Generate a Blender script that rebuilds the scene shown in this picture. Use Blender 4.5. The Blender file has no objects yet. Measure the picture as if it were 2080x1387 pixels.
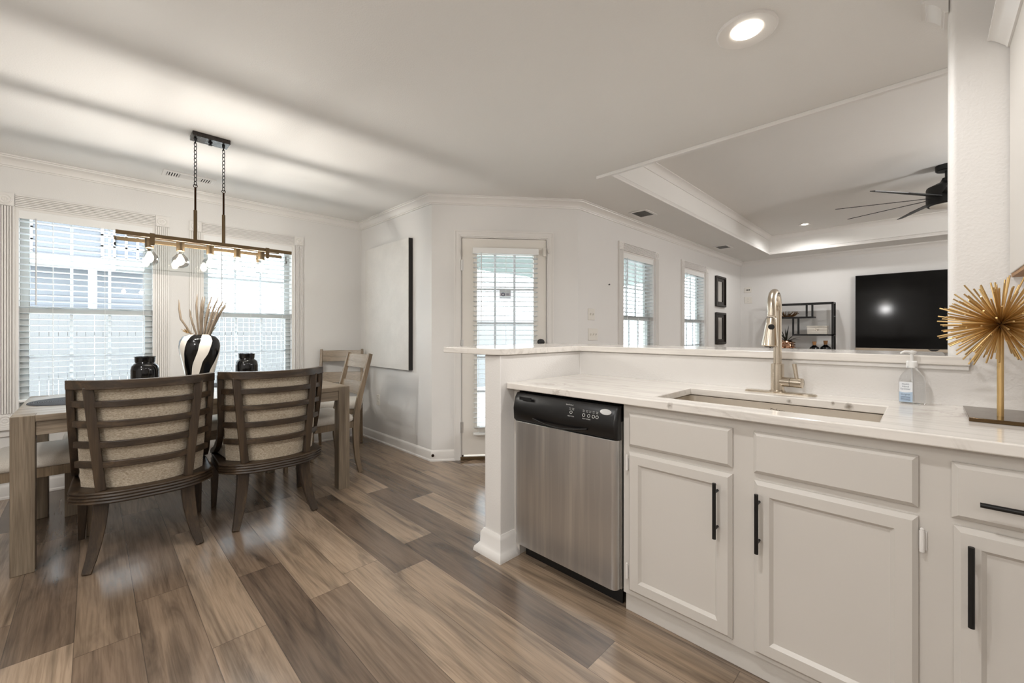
import bpy, bmesh, math, random
from mathutils import Vector, Matrix
random.seed(7)
PI = math.pi
C = bpy.context.scene.collection
scene = bpy.context.scene

# ------------------------------------------------------------------ camera
YAW = math.radians(134.8)
CAMH = 1.18
cam_d = bpy.data.cameras.new('camera'); cam = bpy.data.objects.new('camera', cam_d); C.objects.link(cam)
cam_d.sensor_width = 36.0; cam_d.lens = 846.0 / 2080.0 * 36.0
cam_d.shift_y = -(693.5 - 674.8) / 2080.0
cam_d.clip_start = 0.02; cam_d.clip_end = 200
cam.location = (0, 0, CAMH); cam.rotation_euler = (PI / 2, 0, YAW - PI / 2)
scene.camera = cam
scene.view_settings.view_transform = 'Standard'; scene.view_settings.look = 'None'
scene.view_settings.gamma = 1; scene.view_settings.exposure = 0.44
scene.view_settings.use_curve_mapping = False

# ------------------------------------------------------------------ world: bright overcast
w = bpy.data.worlds.new('world'); scene.world = w; w.use_nodes = True
bg = w.node_tree.nodes['Background']; bg.inputs[0].default_value = (0.84, 0.92, 1.0, 1); bg.inputs[1].default_value = 7.0

WARM = (1.0, 0.985, 0.975)
def lamp(name, loc, power, kind='SPOT', col=WARM, size=0.06, angle=165, parent=None):
    l = bpy.data.lights.new(name, kind); l.energy = power; l.color = col; l.shadow_soft_size = size
    if kind == 'SPOT': l.spot_size = math.radians(angle); l.spot_blend = 0.6
    o = bpy.data.objects.new(name, l); C.objects.link(o); o.location = loc
    if parent: o.parent = parent
    return o

# ------------------------------------------------------------------ geometry helpers
class MB:
    def __init__(s): s.bm = bmesh.new()
    def verts(s, vs, fs):
        v = [s.bm.verts.new(p) for p in vs]
        for f in fs:
            try: s.bm.faces.new([v[i] for i in f])
            except ValueError: pass
        return s
    def box(s, x0, x1, y0, y1, z0, z1):
        return s.hexa([(x0, y0, z0), (x1, y0, z0), (x1, y1, z0), (x0, y1, z0), (x0, y0, z1), (x1, y0, z1), (x1, y1, z1), (x0, y1, z1)])
    def hexa(s, p):
        return s.verts(p, [(3, 2, 1, 0), (4, 5, 6, 7), (0, 1, 5, 4), (1, 2, 6, 5), (2, 3, 7, 6), (3, 0, 4, 7)])
    def fbox(s, W, s0, s1, z0, z1, d0, d1):
        return s.hexa([W(s0, z0, d0), W(s1, z0, d0), W(s1, z0, d1), W(s0, z0, d1), W(s0, z1, d0), W(s1, z1, d0), W(s1, z1, d1), W(s0, z1, d1)])
    def loft(s, rings, closed=True, caps=True):
        R = [[s.bm.verts.new(p) for p in r] for r in rings]; n = len(R[0])
        for a, b in zip(R, R[1:]):
            for i in range(n if closed else n - 1):
                j = (i + 1) % n
                try: s.bm.faces.new([a[i], a[j], b[j], b[i]])
                except ValueError: pass
        if caps and closed:
            s.bm.faces.new(R[0][::-1]); s.bm.faces.new(R[-1])
        return s
    def prism(s, prof, o, A, B, D):
        o, A, B, D = Vector(o), Vector(A), Vector(B), Vector(D)
        r0 = [o + A * a + B * b for a, b in prof]
        return s.loft([r0, [p + D for p in r0]])
    def tube(s, pts, rad, n=10, caps=True):
        pts = [Vector(p) for p in pts]; rings = []; up = None
        for i, p in enumerate(pts):
            t = (pts[min(i + 1, len(pts) - 1)] - pts[max(i - 1, 0)]).normalized()
            if up is None:
                up = Vector((0, 0, 1)) if abs(t.z) < 0.9 else Vector((1, 0, 0))
            a = (up - t * up.dot(t)).normalized(); b = t.cross(a); up = a
            r = rad[i] if isinstance(rad, (list, tuple)) else rad
            rings.append([p + a * math.cos(2 * PI * k / n) * r + b * math.sin(2 * PI * k / n) * r for k in range(n)])
        return s.loft(rings, True, caps)
    def lathe(s, prof, c=(0, 0), n=32, ax='z', caps=True):
        rings = []
        for r, z in prof:
            r = max(r, 1e-4); ring = []
            for k in range(n):
                a = 2 * PI * k / n
                if ax == 'z': ring.append((c[0] + r * math.cos(a), c[1] + r * math.sin(a), z))
                elif ax == 'y': ring.append((c[0] + r * math.cos(a), z, c[1] + r * math.sin(a)))
                else: ring.append((z, c[0] + r * math.cos(a), c[1] + r * math.sin(a)))
            rings.append(ring)
        return s.loft(rings, True, caps)
    def rect_sweep(s, pts, sides, w, h):
        """bar along pts; sides[i] = unit vector of its width; height along cross; w,h lists or numbers"""
        rings = []; pts = [Vector(p) for p in pts]
        for i, p in enumerate(pts):
            t = (pts[min(i + 1, len(pts) - 1)] - pts[max(i - 1, 0)]).normalized()
            a = Vector(sides[i] if isinstance(sides, list) else sides); a = (a - t * a.dot(t)).normalized(); b = t.cross(a)
            ww = (w[i] if isinstance(w, list) else w) / 2; hh = (h[i] if isinstance(h, list) else h) / 2
            rings.append([p + a * ww + b * hh, p - a * ww + b * hh, p - a * ww - b * hh, p + a * ww - b * hh])
        return s.loft(rings)
    def torus(s, c, A, B, ra, rb, r, n=16, m=6):
        c, A, B = Vector(c), Vector(A).normalized(), Vector(B).normalized()
        pts = [c + A * ra * math.cos(2 * PI * k / n) + B * rb * math.sin(2 * PI * k / n) for k in range(n)]
        N = A.cross(B); rings = []
        for k, p in enumerate(pts):
            t = (pts[(k + 1) % n] - pts[k - 1]).normalized(); q = N.cross(t)
            rings.append([p + N * r * math.cos(2 * PI * j / m) + q * r * math.sin(2 * PI * j / m) for j in range(m)])
        rings.append(rings[0]); return s.loft(rings, True, False)
    def build(s, name, mat, parent=None, bev=0, smooth=35, seg=2, world=False, mods=None):
        bm = s.bm
        bmesh.ops.remove_doubles(bm, verts=bm.verts, dist=1e-5)
        bmesh.ops.recalc_face_normals(bm, faces=bm.faces)
        if parent is not None and world:
            M = (Matrix.Translation(parent.location) @ Matrix.Rotation(parent.rotation_euler.z, 4, 'Z')).inverted()
            p = parent.parent
            if p is not None:   # parents below a thing sit at its own origin
                M = (Matrix.Translation(p.location) @ Matrix.Rotation(p.rotation_euler.z, 4, 'Z')).inverted()
            bm.transform(M)
        me = bpy.data.meshes.new(name); bm.to_mesh(me); bm.free()
        if smooth:
            for p in me.polygons: p.use_smooth = True
            me.set_sharp_from_angle(angle=math.radians(smooth))
        me.materials.append(mat)
        o = bpy.data.objects.new(name, me); C.objects.link(o)
        if parent is not None: o.parent = parent
        if bev:
            m = o.modifiers.new('bevel', 'BEVEL'); m.width = bev; m.segments = seg; m.limit_method = 'ANGLE'; m.angle_limit = math.radians(40)
            m.harden_normals = False
        return o

def tag(o, label, cat, group=None):
    o['label'] = label; o['category'] = cat
    if group: o['group'] = group
    return o
def thing(name, label, cat, loc=(0, 0, 0), rz=0, group=None):
    o = bpy.data.objects.new(name, None); o.empty_display_size = 0.05; C.objects.link(o)
    o.location = loc; o.rotation_euler = (0, 0, rz)
    return tag(o, label, cat, group)
def struct(o): o['kind'] = 'structure'; return o
def sempty(name, loc=(0, 0, 0)):
    o = bpy.data.objects.new(name, None); o.empty_display_size = 0.05; C.objects.link(o); o.location = loc
    return struct(o)
def dup(root, loc, rz=None, label=None, group=None):
    r = root.copy(); C.objects.link(r); r.location = loc
    if rz is not None: r.rotation_euler = (0, 0, rz)
    if label: r['label'] = label
    if group: r['group'] = group
    for ch in list(root.children):
        c = ch.copy(); C.objects.link(c); c.parent = r
        for g in list(ch.children):
            d = g.copy(); C.objects.link(d); d.parent = c
    return r
def text_mesh(txt, size):
    cu = bpy.data.curves.new('t', 'FONT'); cu.body = txt; cu.size = size; cu.align_x = 'CENTER'; cu.align_y = 'CENTER'
    o = bpy.data.objects.new('t', cu); C.objects.link(o)
    bpy.context.view_layer.update()
    me = bpy.data.meshes.new_from_object(o); bpy.data.objects.remove(o); bpy.data.curves.remove(cu)
    return me
def put_text(mb, txt, size, o, A, B, lift=0.0003, sx=1.0):
    me = text_mesh(txt, size); o, A, B = Vector(o), Vector(A), Vector(B); N = A.cross(B)
    vs = [o + A * v.co.x * sx + B * v.co.y + N * lift for v in me.vertices]
    mb.verts(vs, [list(p.vertices) for p in me.polygons]); bpy.data.meshes.remove(me)

# ------------------------------------------------------------------ material helpers
def s2l(c):
    return tuple((v / 12.92 if v <= 0.04045 else ((v + 0.055) / 1.055) ** 2.4) for v in (x / 255 for x in c)) + (1,)
class NT:
    def __init__(s, name):
        s.m = bpy.data.materials.new(name); s.m.use_nodes = True; s.t = s.m.node_tree; s.n = s.t.nodes; s.l = s.t.links
        s.b = s.n['Principled BSDF']; s.out = s.n['Material Output']
    def add(s, typ, **kw):
        n = s.n.new(typ)
        for k, v in kw.items():
            if k.startswith('i_'):
                key = k[2:]; key = int(key) if key.isdigit() else key
                n.inputs[key].default_value = v
            else: setattr(n, k, v)
        return n
    def link(s, a, b): s.l.new(a, b)
    def math(s, op, a, b=None, c=None):
        n = s.n.new('ShaderNodeMath'); n.operation = op
        for i, v in enumerate((a, b, c)):
            if v is None: continue
            if isinstance(v, (int, float)): n.inputs[i].default_value = v
            else: s.l.new(v, n.inputs[i])
        return n.outputs[0]
    def ramp(s, fac, stops, interp='LINEAR'):
        n = s.n.new('ShaderNodeValToRGB'); n.color_ramp.interpolation = interp; e = n.color_ramp.elements
        while len(e) > 1: e.remove(e[0])
        e[0].position, e[0].color = stops[0][0], stops[0][1]
        for p, c in stops[1:]:
            k = e.new(p); k.color = c
        s.l.new(fac, n.inputs[0]); return n.outputs[0]
    def mix(s, fac, a, b, mode='MIX'):
        n = s.n.new('ShaderNodeMix'); n.data_type = 'RGBA'; n.blend_type = mode
        for i, v in ((0, fac), (6, a), (7, b)):
            if isinstance(v, (int, float, tuple)): n.inputs[i].default_value = v
            else: s.l.new(v, n.inputs[i])
        return n.outputs[2]
    def coord(s, kind='Object', scale=(1, 1, 1), loc=(0, 0, 0)):
        if kind == 'World': o = s.n.new('ShaderNodeNewGeometry').outputs['Position']
        else: o = s.n.new('ShaderNodeTexCoord').outputs[kind]
        m = s.n.new('ShaderNodeMapping'); m.inputs['Scale'].default_value = scale; m.inputs['Location'].default_value = loc
        s.l.new(o, m.inputs[0]); return m.outputs[0]
    def noise(s, vec, scale=5, detail=3, rough=0.5, dist=0):
        n = s.n.new('ShaderNodeTexNoise'); n.inputs['Scale'].default_value = scale; n.inputs['Detail'].default_value = detail
        n.inputs['Roughness'].default_value = rough; n.inputs['Distortion'].default_value = dist
        if vec is not None: s.l.new(vec, n.inputs['Vector'])
        return n.outputs['Fac']
    def bump(s, h, strength=0.1, dist=0.01):
        n = s.n.new('ShaderNodeBump'); n.inputs['Strength'].default_value = strength; n.inputs['Distance'].default_value = dist
        s.l.new(h, n.inputs['Height']); s.l.new(n.outputs[0], s.b.inputs['Normal'])
    def base(s, c):
        if isinstance(c, tuple): s.b.inputs['Base Color'].default_value = c
        else: s.l.new(c, s.b.inputs['Base Color'])
    def set(s, rough=None, metal=None, spec=None, coat=None):
        if rough is not None: s.b.inputs['Roughness'].default_value = rough
        if metal is not None: s.b.inputs['Metallic'].default_value = metal
        if spec is not None: s.b.inputs['Specular IOR Level'].default_value = spec
        if coat is not None: s.b.inputs['Coat Weight'].default_value = coat
        return s.m

def paint(name, rgb, rough=0.5, bump=0.0, bscale=120, var=0.03):
    t = NT(name); c = s2l(rgb); v = t.coord('World')
    n = t.noise(v, 2.5, 3); d = tuple(x * (1 - var) for x in c[:3]) + (1,)
    t.base(t.mix(n, d, c))
    if bump: t.bump(t.noise(v, bscale, 2), bump, 0.004)
    return t.set(rough)
def metal(name, rgb, rough=0.3, brush=None):
    t = NT(name); t.base(s2l(rgb)); t.set(rough, 1.0)
    if brush:
        n = t.noise(t.coord('Object', brush), 60, 2)
        r = t.math('MULTIPLY_ADD', n, 0.18, rough - 0.09); t.link(r, t.b.inputs['Roughness'])
    else:
        n = t.noise(t.coord('Object'), 40, 2)
        t.link(t.math('MULTIPLY_ADD', n, 0.08, rough - 0.04), t.b.inputs['Roughness'])
    return t.m
def plastic(name, rgb, rough=0.35, var=0.04):
    t = NT(name); c = s2l(rgb); n = t.noise(t.coord('Object'), 14, 2)
    t.base(t.mix(n, tuple(x * (1 - var) for x in c[:3]) + (1,), c)); return t.set(rough)
def wood(name, dark, mid, light, axis='z', rough=0.5, coarse=1.0):
    t = NT(name); k = {'x': (0.5, 9, 9), 'y': (9, 0.5, 9), 'z': (9, 9, 0.5)}[axis]
    v = t.coord('Object', tuple(q * coarse for q in k))
    n1 = t.noise(v, 2.2, 4, 0.6, 0.6); k2 = {'x': (3, 120, 120), 'y': (120, 3, 120), 'z': (120, 120, 3)}[axis]
    n2 = t.noise(t.coord('Object', k2), 2.0, 2)
    c = t.ramp(n1, [(0.25, s2l(dark)), (0.5, s2l(mid)), (0.75, s2l(light))])
    g = t.ramp(n2, [(0.32, (0.62, 0.60, 0.58, 1)), (0.6, (1, 1, 1, 1))])
    t.base(t.mix(0.75, c, g, 'MULTIPLY')); t.bump(n2, 0.25, 0.002); return t.set(rough)
def glass_thin(name, tint=(1, 1, 1), refl=0.08, rough=0.0):
    t = NT(name); t.n.remove(t.b)
    tr = t.add('ShaderNodeBsdfTransparent'); tr.inputs[0].default_value = tint + (1,)
    gl = t.add('ShaderNodeBsdfGlossy'); gl.inputs['Roughness'].default_value = rough
    fr = t.add('ShaderNodeLayerWeight'); fr.inputs['Blend'].default_value = 0.5
    n = t.noise(t.coord('Object'), 3, 1)
    f = t.math('MULTIPLY', t.math('MULTIPLY_ADD', t.math('POWER', fr.outputs['Facing'], 4.0), refl, 0.035), t.math('MULTIPLY_ADD', n, 0.1, 0.95))
    mx = t.add('ShaderNodeMixShader'); t.link(f, mx.inputs[0]); t.link(tr.outputs[0], mx.inputs[1]); t.link(gl.outputs[0], mx.inputs[2])
    t.link(mx.outputs[0], t.out.inputs[0]); return t.m
def emit(name, rgb, strength):
    t = NT(name); t.n.remove(t.b); e = t.add('ShaderNodeEmission'); e.inputs[0].default_value = s2l(rgb); e.inputs[1].default_value = strength
    t.link(e.outputs[0], t.out.inputs[0]); return t.m

M = {}
M['wall'] = paint('wall_paint', (226, 224, 221), 0.6, 0.12, 160)
M['wallk'] = paint('kitchen_wall_paint', (226, 223, 219), 0.55, 0.25, 110)
M['ceil'] = paint('ceiling_paint', (232, 230, 226), 0.75, 0.25, 130)
M['trim'] = paint('trim_paint', (230, 227, 223), 0.35)
M['cab'] = paint('cabinet_paint', (208, 203, 196), 0.38, 0.04, 60)
M['blind'] = paint('blind_white', (238, 238, 236), 0.45)
t = NT('slat_pvc'); t.base(t.mix(t.noise(t.coord('World'), 4, 2), s2l((236, 238, 238)), s2l((244, 245, 245)))); t.set(0.4)
tl = t.add('ShaderNodeBsdfTranslucent'); tl.inputs[0].default_value = (0.8, 0.83, 0.85, 1); mx = t.add('ShaderNodeMixShader'); mx.inputs[0].default_value = 0.35
t.link(t.b.outputs[0], mx.inputs[1]); t.link(tl.outputs[0], mx.inputs[2]); t.link(mx.outputs[0], t.out.inputs[0]); M['slat'] = t.m
M['doorp'] = paint('door_paint', (228, 223, 215), 0.42)
M['vinyl'] = paint('window_frame_grey', (186, 188, 186), 0.45)
M['vinylw'] = paint('muntin_grey', (214, 216, 218), 0.45)
M['black'] = plastic('black_plastic', (16, 16, 17), 0.3)
M['blackm'] = plastic('black_metal', (9, 8, 8), 0.42)
M['void'] = plastic('dark_void', (6, 6, 6), 0.9)
M['plate'] = plastic('switch_plate', (226, 222, 214), 0.35)
M['whitep'] = plastic('white_plastic', (240, 240, 238), 0.3)
M['steel'] = metal('brushed_steel', (214, 213, 211), 0.36, (40, 40, 0.6))
t = NT('dishwasher_steel'); a = t.noise(t.coord('Object', (26, 1, 0.8)), 1.0, 4, 0.6); b_ = t.noise(t.coord('Object', (200, 1, 1.5)), 1.0, 2)
t.base(t.mix(t.ramp(a, [(0.45, (0, 0, 0, 1)), (0.7, (1, 1, 1, 1))]), s2l((206, 206, 206)), s2l((226, 225, 222)))); t.set(0.36, 1.0); t.link(t.math('MULTIPLY_ADD', a, 0.18, t.math('MULTIPLY_ADD', b_, 0.1, 0.24)), t.b.inputs['Roughness'])
t.b.inputs['Anisotropic'].default_value = 0.5; M['dwsteel'] = t.m
M['sinksteel'] = metal('sink_steel', (214, 206, 194), 0.42, (40, 1, 1))
M['nickel'] = metal('brushed_nickel', (205, 194, 178), 0.24, (1, 1, 30))
M['gold'] = metal('antique_gold', (208, 176, 122), 0.38)
M['bronze'] = metal('aged_brass', (112, 95, 72), 0.45)
M['dbronze'] = metal('dark_bronze', (48, 32, 22), 0.45)
M['canopym'] = metal('canopy_gunmetal', (70, 66, 64), 0.28)
M['blackgloss'] = plastic('black_ceramic', (7, 7, 8), 0.08)
M['glass'] = glass_thin('window_glass', (0.97, 0.99, 0.99), 0.4)
M['glassbox'] = glass_thin('lamp_glass', (0.97, 0.98, 0.98), 0.35)
M['bulb'] = glass_thin('bulb_glass', (0.97, 0.965, 0.955), 1.0)
M['fil'] = emit('filament', (255, 240, 216), 22)
_t = M['fil'].node_tree; _e = next(n for n in _t.nodes if n.type == 'EMISSION'); _o = next(n for n in _t.nodes if n.type == 'OUTPUT_MATERIAL')
_a = _t.nodes.new('ShaderNodeAddShader'); _tr = _t.nodes.new('ShaderNodeBsdfTransparent'); _t.links.new(_e.outputs[0], _a.inputs[0]); _t.links.new(_tr.outputs[0], _a.inputs[1]); _t.links.new(_a.outputs[0], _o.inputs[0])
M['lens'] = emit('lamp_lens', (255, 244, 226), 6)
M['barrel'] = wood('weathered_walnut', (34, 26, 18), (58, 45, 32), (90, 72, 52), 'z', 0.42)
M['barrelx'] = wood('weathered_walnut_rail', (34, 26, 18), (58, 45, 32), (90, 72, 52), 'x', 0.42)
M['tabz'] = wood('greywashed_oak_leg', (92, 80, 66), (124, 110, 92), (156, 142, 122), 'z', 0.55)
M['taby'] = wood('greywashed_oak_top', (104, 92, 78), (136, 122, 104), (166, 152, 134), 'y', 0.38)
M['tabx'] = wood('greywashed_oak_rail', (92, 80, 66), (124, 110, 92), (156, 142, 122), 'x', 0.5)
M['chz'] = wood('light_oak_post', (104, 88, 68), (132, 114, 92), (154, 136, 112), 'z', 0.4)
M['chx'] = wood('light_oak_slat', (110, 96, 78), (138, 122, 102), (158, 142, 122), 'x', 0.35)

def fabric(name, a, b, scale=(90, 90, 260), rough=0.9, bmp=0.5):
    t = NT(name); v = t.coord('Object', scale); n = t.noise(v, 1.6, 3, 0.6); n2 = t.noise(t.coord('Object'), 7, 2)
    c = t.ramp(n, [(0.35, s2l(a)), (0.62, s2l(b))]); c = t.mix(t.math('MULTIPLY', n2, 0.25), c, s2l(a)); t.base(c); t.bump(n, bmp, 0.004); t.b.inputs['Sheen Weight'].default_value = 0.2
    return t.set(rough)
M['tweed'] = fabric('oatmeal_tweed', (146, 130, 108), (206, 194, 174), (60, 60, 300))
M['linen'] = fabric('cream_linen', (196, 188, 176), (222, 216, 206), (260, 260, 260), bmp=0.25)

def floor_mat():
    t = NT('plank_floor'); pos = t.add('ShaderNodeNewGeometry').outputs['Position']
    sep = t.add('ShaderNodeSeparateXYZ'); t.link(pos, sep.inputs[0]); X, Y = sep.outputs[0], sep.outputs[1]
    ry = t.math('DIVIDE', t.math('SUBTRACT', Y, 0.314 - 5 * 0.182), 0.182)
    row = t.math('FLOOR', ry)
    wn = t.add('ShaderNodeTexWhiteNoise', noise_dimensions='1D'); t.link(row, wn.inputs['W'])
    rx = t.math('DIVIDE', t.math('ADD', X, t.math('MULTIPLY', wn.outputs['Value'], 1.22)), 1.22)
    col = t.math('FLOOR', rx)
    cv = t.add('ShaderNodeCombineXYZ'); t.link(row, cv.inputs[0]); t.link(col, cv.inputs[1])
    w2 = t.add('ShaderNodeTexWhiteNoise', noise_dimensions='2D'); t.link(cv.outputs[0], w2.inputs['Vector'])
    pid = w2.outputs['Value']
    off = t.add('ShaderNodeVectorMath', operation='MULTIPLY_ADD')
    t.link(w2.outputs['Color'], off.inputs[0]); off.inputs[1].default_value = (37, 37, 37); t.link(pos, off.inputs[2])
    def mp(sc):
        m = t.add('ShaderNodeMapping'); m.inputs['Scale'].default_value = sc; t.link(off.outputs[0], m.inputs[0]); return m.outputs[0]
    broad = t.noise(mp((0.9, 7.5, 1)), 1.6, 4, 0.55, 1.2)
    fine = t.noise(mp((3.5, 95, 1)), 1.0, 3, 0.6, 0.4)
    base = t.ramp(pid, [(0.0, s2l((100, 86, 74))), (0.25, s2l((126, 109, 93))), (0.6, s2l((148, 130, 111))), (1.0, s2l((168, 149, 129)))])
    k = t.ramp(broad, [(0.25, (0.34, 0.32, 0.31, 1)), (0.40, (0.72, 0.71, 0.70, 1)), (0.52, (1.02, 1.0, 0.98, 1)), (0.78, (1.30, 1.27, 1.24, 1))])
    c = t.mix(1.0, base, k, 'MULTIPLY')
    g = t.ramp(fine, [(0.34, (0.70, 0.68, 0.66, 1)), (0.58, (1.03, 1.02, 1.01, 1))])
    c = t.mix(0.8, c, g, 'MULTIPLY')
    fy = t.math('FRACT', ry); fx = t.math('FRACT', rx)
    ey = t.math('MINIMUM', fy, t.math('SUBTRACT', 1, fy)); ex = t.math('MINIMUM', fx, t.math('SUBTRACT', 1, fx))
    seam = t.math('MAXIMUM', t.math('LESS_THAN', ey, 0.007), t.math('LESS_THAN', ex, 0.0011))
    c = t.mix(t.math('MULTIPLY', seam, 0.55), c, s2l((40, 32, 27))); t.base(c)
    t.link(t.math('MULTIPLY_ADD', fine, 0.14, 0.15), t.b.inputs['Roughness'])
    t.bump(t.math('SUBTRACT', fine, t.math('MULTIPLY', seam, 1.0)), 0.16, 0.0015); t.set(spec=0.85); return t.m
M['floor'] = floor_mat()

def marble_mat():
    t = NT('white_marble'); v = t.coord('World')
    n0 = t.noise(v, 2.2, 4, 0.6)
    vs = t.add('ShaderNodeMapping'); vs.inputs['Scale'].default_value = (0.55, 7.0, 7.0); vs.inputs['Rotation'].default_value = (0, 0, 0.06); t.link(v, vs.inputs[0])
    st = t.noise(vs.outputs[0], 3.6, 5, 0.62, 0.5)
    streak = t.ramp(st, [(0.40, (0, 0, 0, 1)), (0.52, (0.12, 0.12, 0.12, 1)), (0.60, (0.55, 0.55, 0.55, 1)), (0.70, (0.15, 0.15, 0.15, 1))])
    vein = t.noise(v, 3.1, 6, 0.62, 1.6); d = t.math('ABSOLUTE', t.math('SUBTRACT', vein, 0.5))
    vm = t.math('MULTIPLY', t.ramp(d, [(0.0, (1, 1, 1, 1)), (0.035, (0, 0, 0, 1))]), t.ramp(n0, [(0.56, (0, 0, 0, 1)), (0.72, (1, 1, 1, 1))]))
    c = t.mix(t.math('MULTIPLY', streak, 0.50), s2l((230, 225, 218)), s2l((158, 151, 143)))
    c = t.mix(t.math('MULTIPLY', vm, 0.7), c, s2l((128, 114, 98))); nd = t.noise(v, 60, 3)
    for p, rad in (((-0.688, 1.543, 0.902), 0.016), ((-0.396, 2.018, 0.897), 0.014), ((-0.206, 2.018, 0.897), 0.018), ((-0.255, 2.018, 0.905), 0.012)):
        dv = t.add('ShaderNodeVectorMath', operation='DISTANCE'); t.link(v, dv.inputs[0]); dv.inputs[1].default_value = p
        k = t.ramp(t.math('DIVIDE', t.math('ADD', dv.outputs['Value'], t.math('MULTIPLY', nd, 0.02)), rad * 1.6), [(0.45, (1, 1, 1, 1)), (0.95, (0, 0, 0, 1))])
        c = t.mix(t.math('MULTIPLY', k, 0.75), c, s2l((96, 78, 56)))
    t.base(c); return t.set(0.12, spec=0.5)
M['marble'] = marble_mat()

def strip_vase():
    t = NT('zebra_glaze'); o = t.coord('Object'); sep = t.add('ShaderNodeSeparateXYZ'); t.link(o, sep.inputs[0])
    a = t.math('ARCTAN2', sep.outputs[1], sep.outputs[0])
    n = t.noise(o, 6.0, 1)
    ph = t.math('ADD', t.math('MULTIPLY_ADD', sep.outputs[2], -15.0, t.math('MULTIPLY', a, 5.0)), t.math('MULTIPLY_ADD', n, 3.0, 4.2))
    s = t.math('SINE', ph); f = t.math('GREATER_THAN', s, 0.2)
    t.base(t.mix(f, s2l((8, 8, 9)), s2l((226, 220, 210)))); return t.set(0.14)
M['zebra'] = strip_vase()

# ================================================================== setting
XD, YC, XL, YT, ZC, ZT = -4.63, 2.19, -2.355, 8.2, 2.43, 2.72
C2 = Vector((-3.213, 2.19)); C3 = Vector((-2.355, 3.269))
class Frame:
    """wall space: s along the wall, z up, d out of the wall into the room"""
    def __init__(s, o, t, n): s.o, s.t, s.n = Vector((*o, 0)), Vector((*t, 0)), Vector((*n, 0))
    def __call__(s, a, z, d): return s.o + s.t * a + s.n * d + Vector((0, 0, z))
WD = Frame((XD, 0), (0, 1), (1, 0)); WN = Frame((0, YC), (1, 0), (0, -1))
dt = (C3 - C2).normalized(); WP = Frame(C2, dt, (dt.y, -dt.x)); LP = (C3 - C2).length
WL = Frame((XL, 0), (0, 1), (1, 0)); WT = Frame((0, YT), (1, 0), (0, -1))

mb = MB(); poly = [(-4.76, -2.75), (1.7, -2.75), (1.7, 2.3), (2.7, 2.3), (2.7, 8.33), (-2.49, 8.33), (-2.49, 3.32), (-3.3, 2.32), (-4.76, 2.32)]
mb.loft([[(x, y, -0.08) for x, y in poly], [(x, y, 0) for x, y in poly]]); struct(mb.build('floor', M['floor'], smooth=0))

def wall(name, W, s0, s1, th, openings=(), z1=ZC, mat='wall'):
    mb = MB(); e = sorted(openings); cur = s0
    for a, b, za, zb in e:
        mb.fbox(W, cur, a, 0, z1, -th, 0)
        if za > 0: mb.fbox(W, a, b, 0, za, -th, 0)
        mb.fbox(W, a, b, zb, z1, -th, 0); cur = b
    mb.fbox(W, cur, s1, 0, z1, -th, 0)
    return struct(mb.build(name, M[mat], smooth=0))
DW1, DW2 = (-0.393, 0.376, 0.60, 2.08), (0.690, 1.465, 0.60, 2.08)
LW1, LW2 = (4.08, 4.842, 0.60, 2.078), (5.70, 6.49, 0.60, 2.078)
DO = (0.262, 1.080, 0.0, 2.066)
wall('wall_dining', WD, -2.75, 2.19, 0.14, (DW1, DW2))
wall('wall_nook', WN, XD - 0.14, C2.x, 0.12)
wall('wall_door', WP, 0.0, LP, 0.10, (DO,))
wall('wall_patio', WL, C3.y, YT, 0.14, (LW1, LW2))
wall('wall_media', WT, XL - 0.14, 2.7, 0.12)
mb = MB(); mb.box(2.58, 2.7, 2.33, 8.2, 0, ZC); struct(mb.build('wall_living_side', M['wall'], smooth=0))
mb = MB(); mb.box(1.58, 1.7, -2.75, 2.19, 0, ZC); struct(mb.build('wall_kitchen_side', M['wallk'], smooth=0))
mb = MB(); mb.box(-4.77, 1.7, -2.75, -2.63, 0, ZC); struct(mb.build('wall_rear', M['wallk'], smooth=0))
# the kitchen wall with the rounded end, and the low bar wall
mb = MB(); pr = []
xe, ya, yb, r = 0.060, 2.207, 2.33, 0.022
pr = [(2.7, ya)] + [(xe + r - r * math.sin(q * PI / 12), ya + r - r * math.cos(q * PI / 12)) for q in range(0, 7)] + [(xe + r - r * math.cos(q * PI / 12), yb - r + r * math.sin(q * PI / 12)) for q in range(0, 7)] + [(2.7, yb)]
mb.loft([[(x, y, 0) for x, y in pr], [(x, y, ZC) for x, y in pr]]); struct(mb.build('wall_kitchen', M['wallk']))
mb = MB(); XR, YB = -1.574, 2.207
pl = [(-1.697, 1.50), (XR, 1.50), (XR, YB), (0.086, YB), (0.086, YB + 0.105), (-1.697, YB + 0.105)]
mb.loft([[(x, y, 0) for x, y in pl], [(x, y, 1.058) for x, y in pl]]); struct(mb.build('wall_bar', M['wallk'], bev=0.004))
# ceilings
TX0, TX1, TY0, TY1 = -1.79, 2.1, 2.87, 7.674
mb = MB(); e = 0.06
mb.box(-4.77, 2.7, -2.75, TY0 - e, ZC, ZC + 0.1); mb.box(-4.77, TX0 - e, TY0 - e, TY1 + e, ZC, ZC + 0.1)
mb.box(TX1 + e, 2.7, TY0 - e, TY1 + e, ZC, ZC + 0.1); mb.box(-4.77, 2.7, TY1 + e, 8.33, ZC, ZC + 0.1)
struct(mb.build('ceiling', M['ceil'], smooth=0))
mb = MB(); mb.box(TX0 - 0.06, TX1 + 0.06, TY0 - 0.06, TY1 + 0.06, ZT, ZT + 0.1)
mb.box(TX0 - 0.06, TX0, TY0, TY1, ZC, ZT); mb.box(TX1, TX1 + 0.06, TY0, TY1, ZC, ZT)
mb.box(TX0 - 0.06, TX1 + 0.06, TY0 - 0.06, TY0, ZC, ZT); mb.box(TX0 - 0.06, TX1 + 0.06, TY1, TY1 + 0.06, ZC, ZT)
struct(mb.build('ceiling_tray', M['ceil'], smooth=0))

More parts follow.
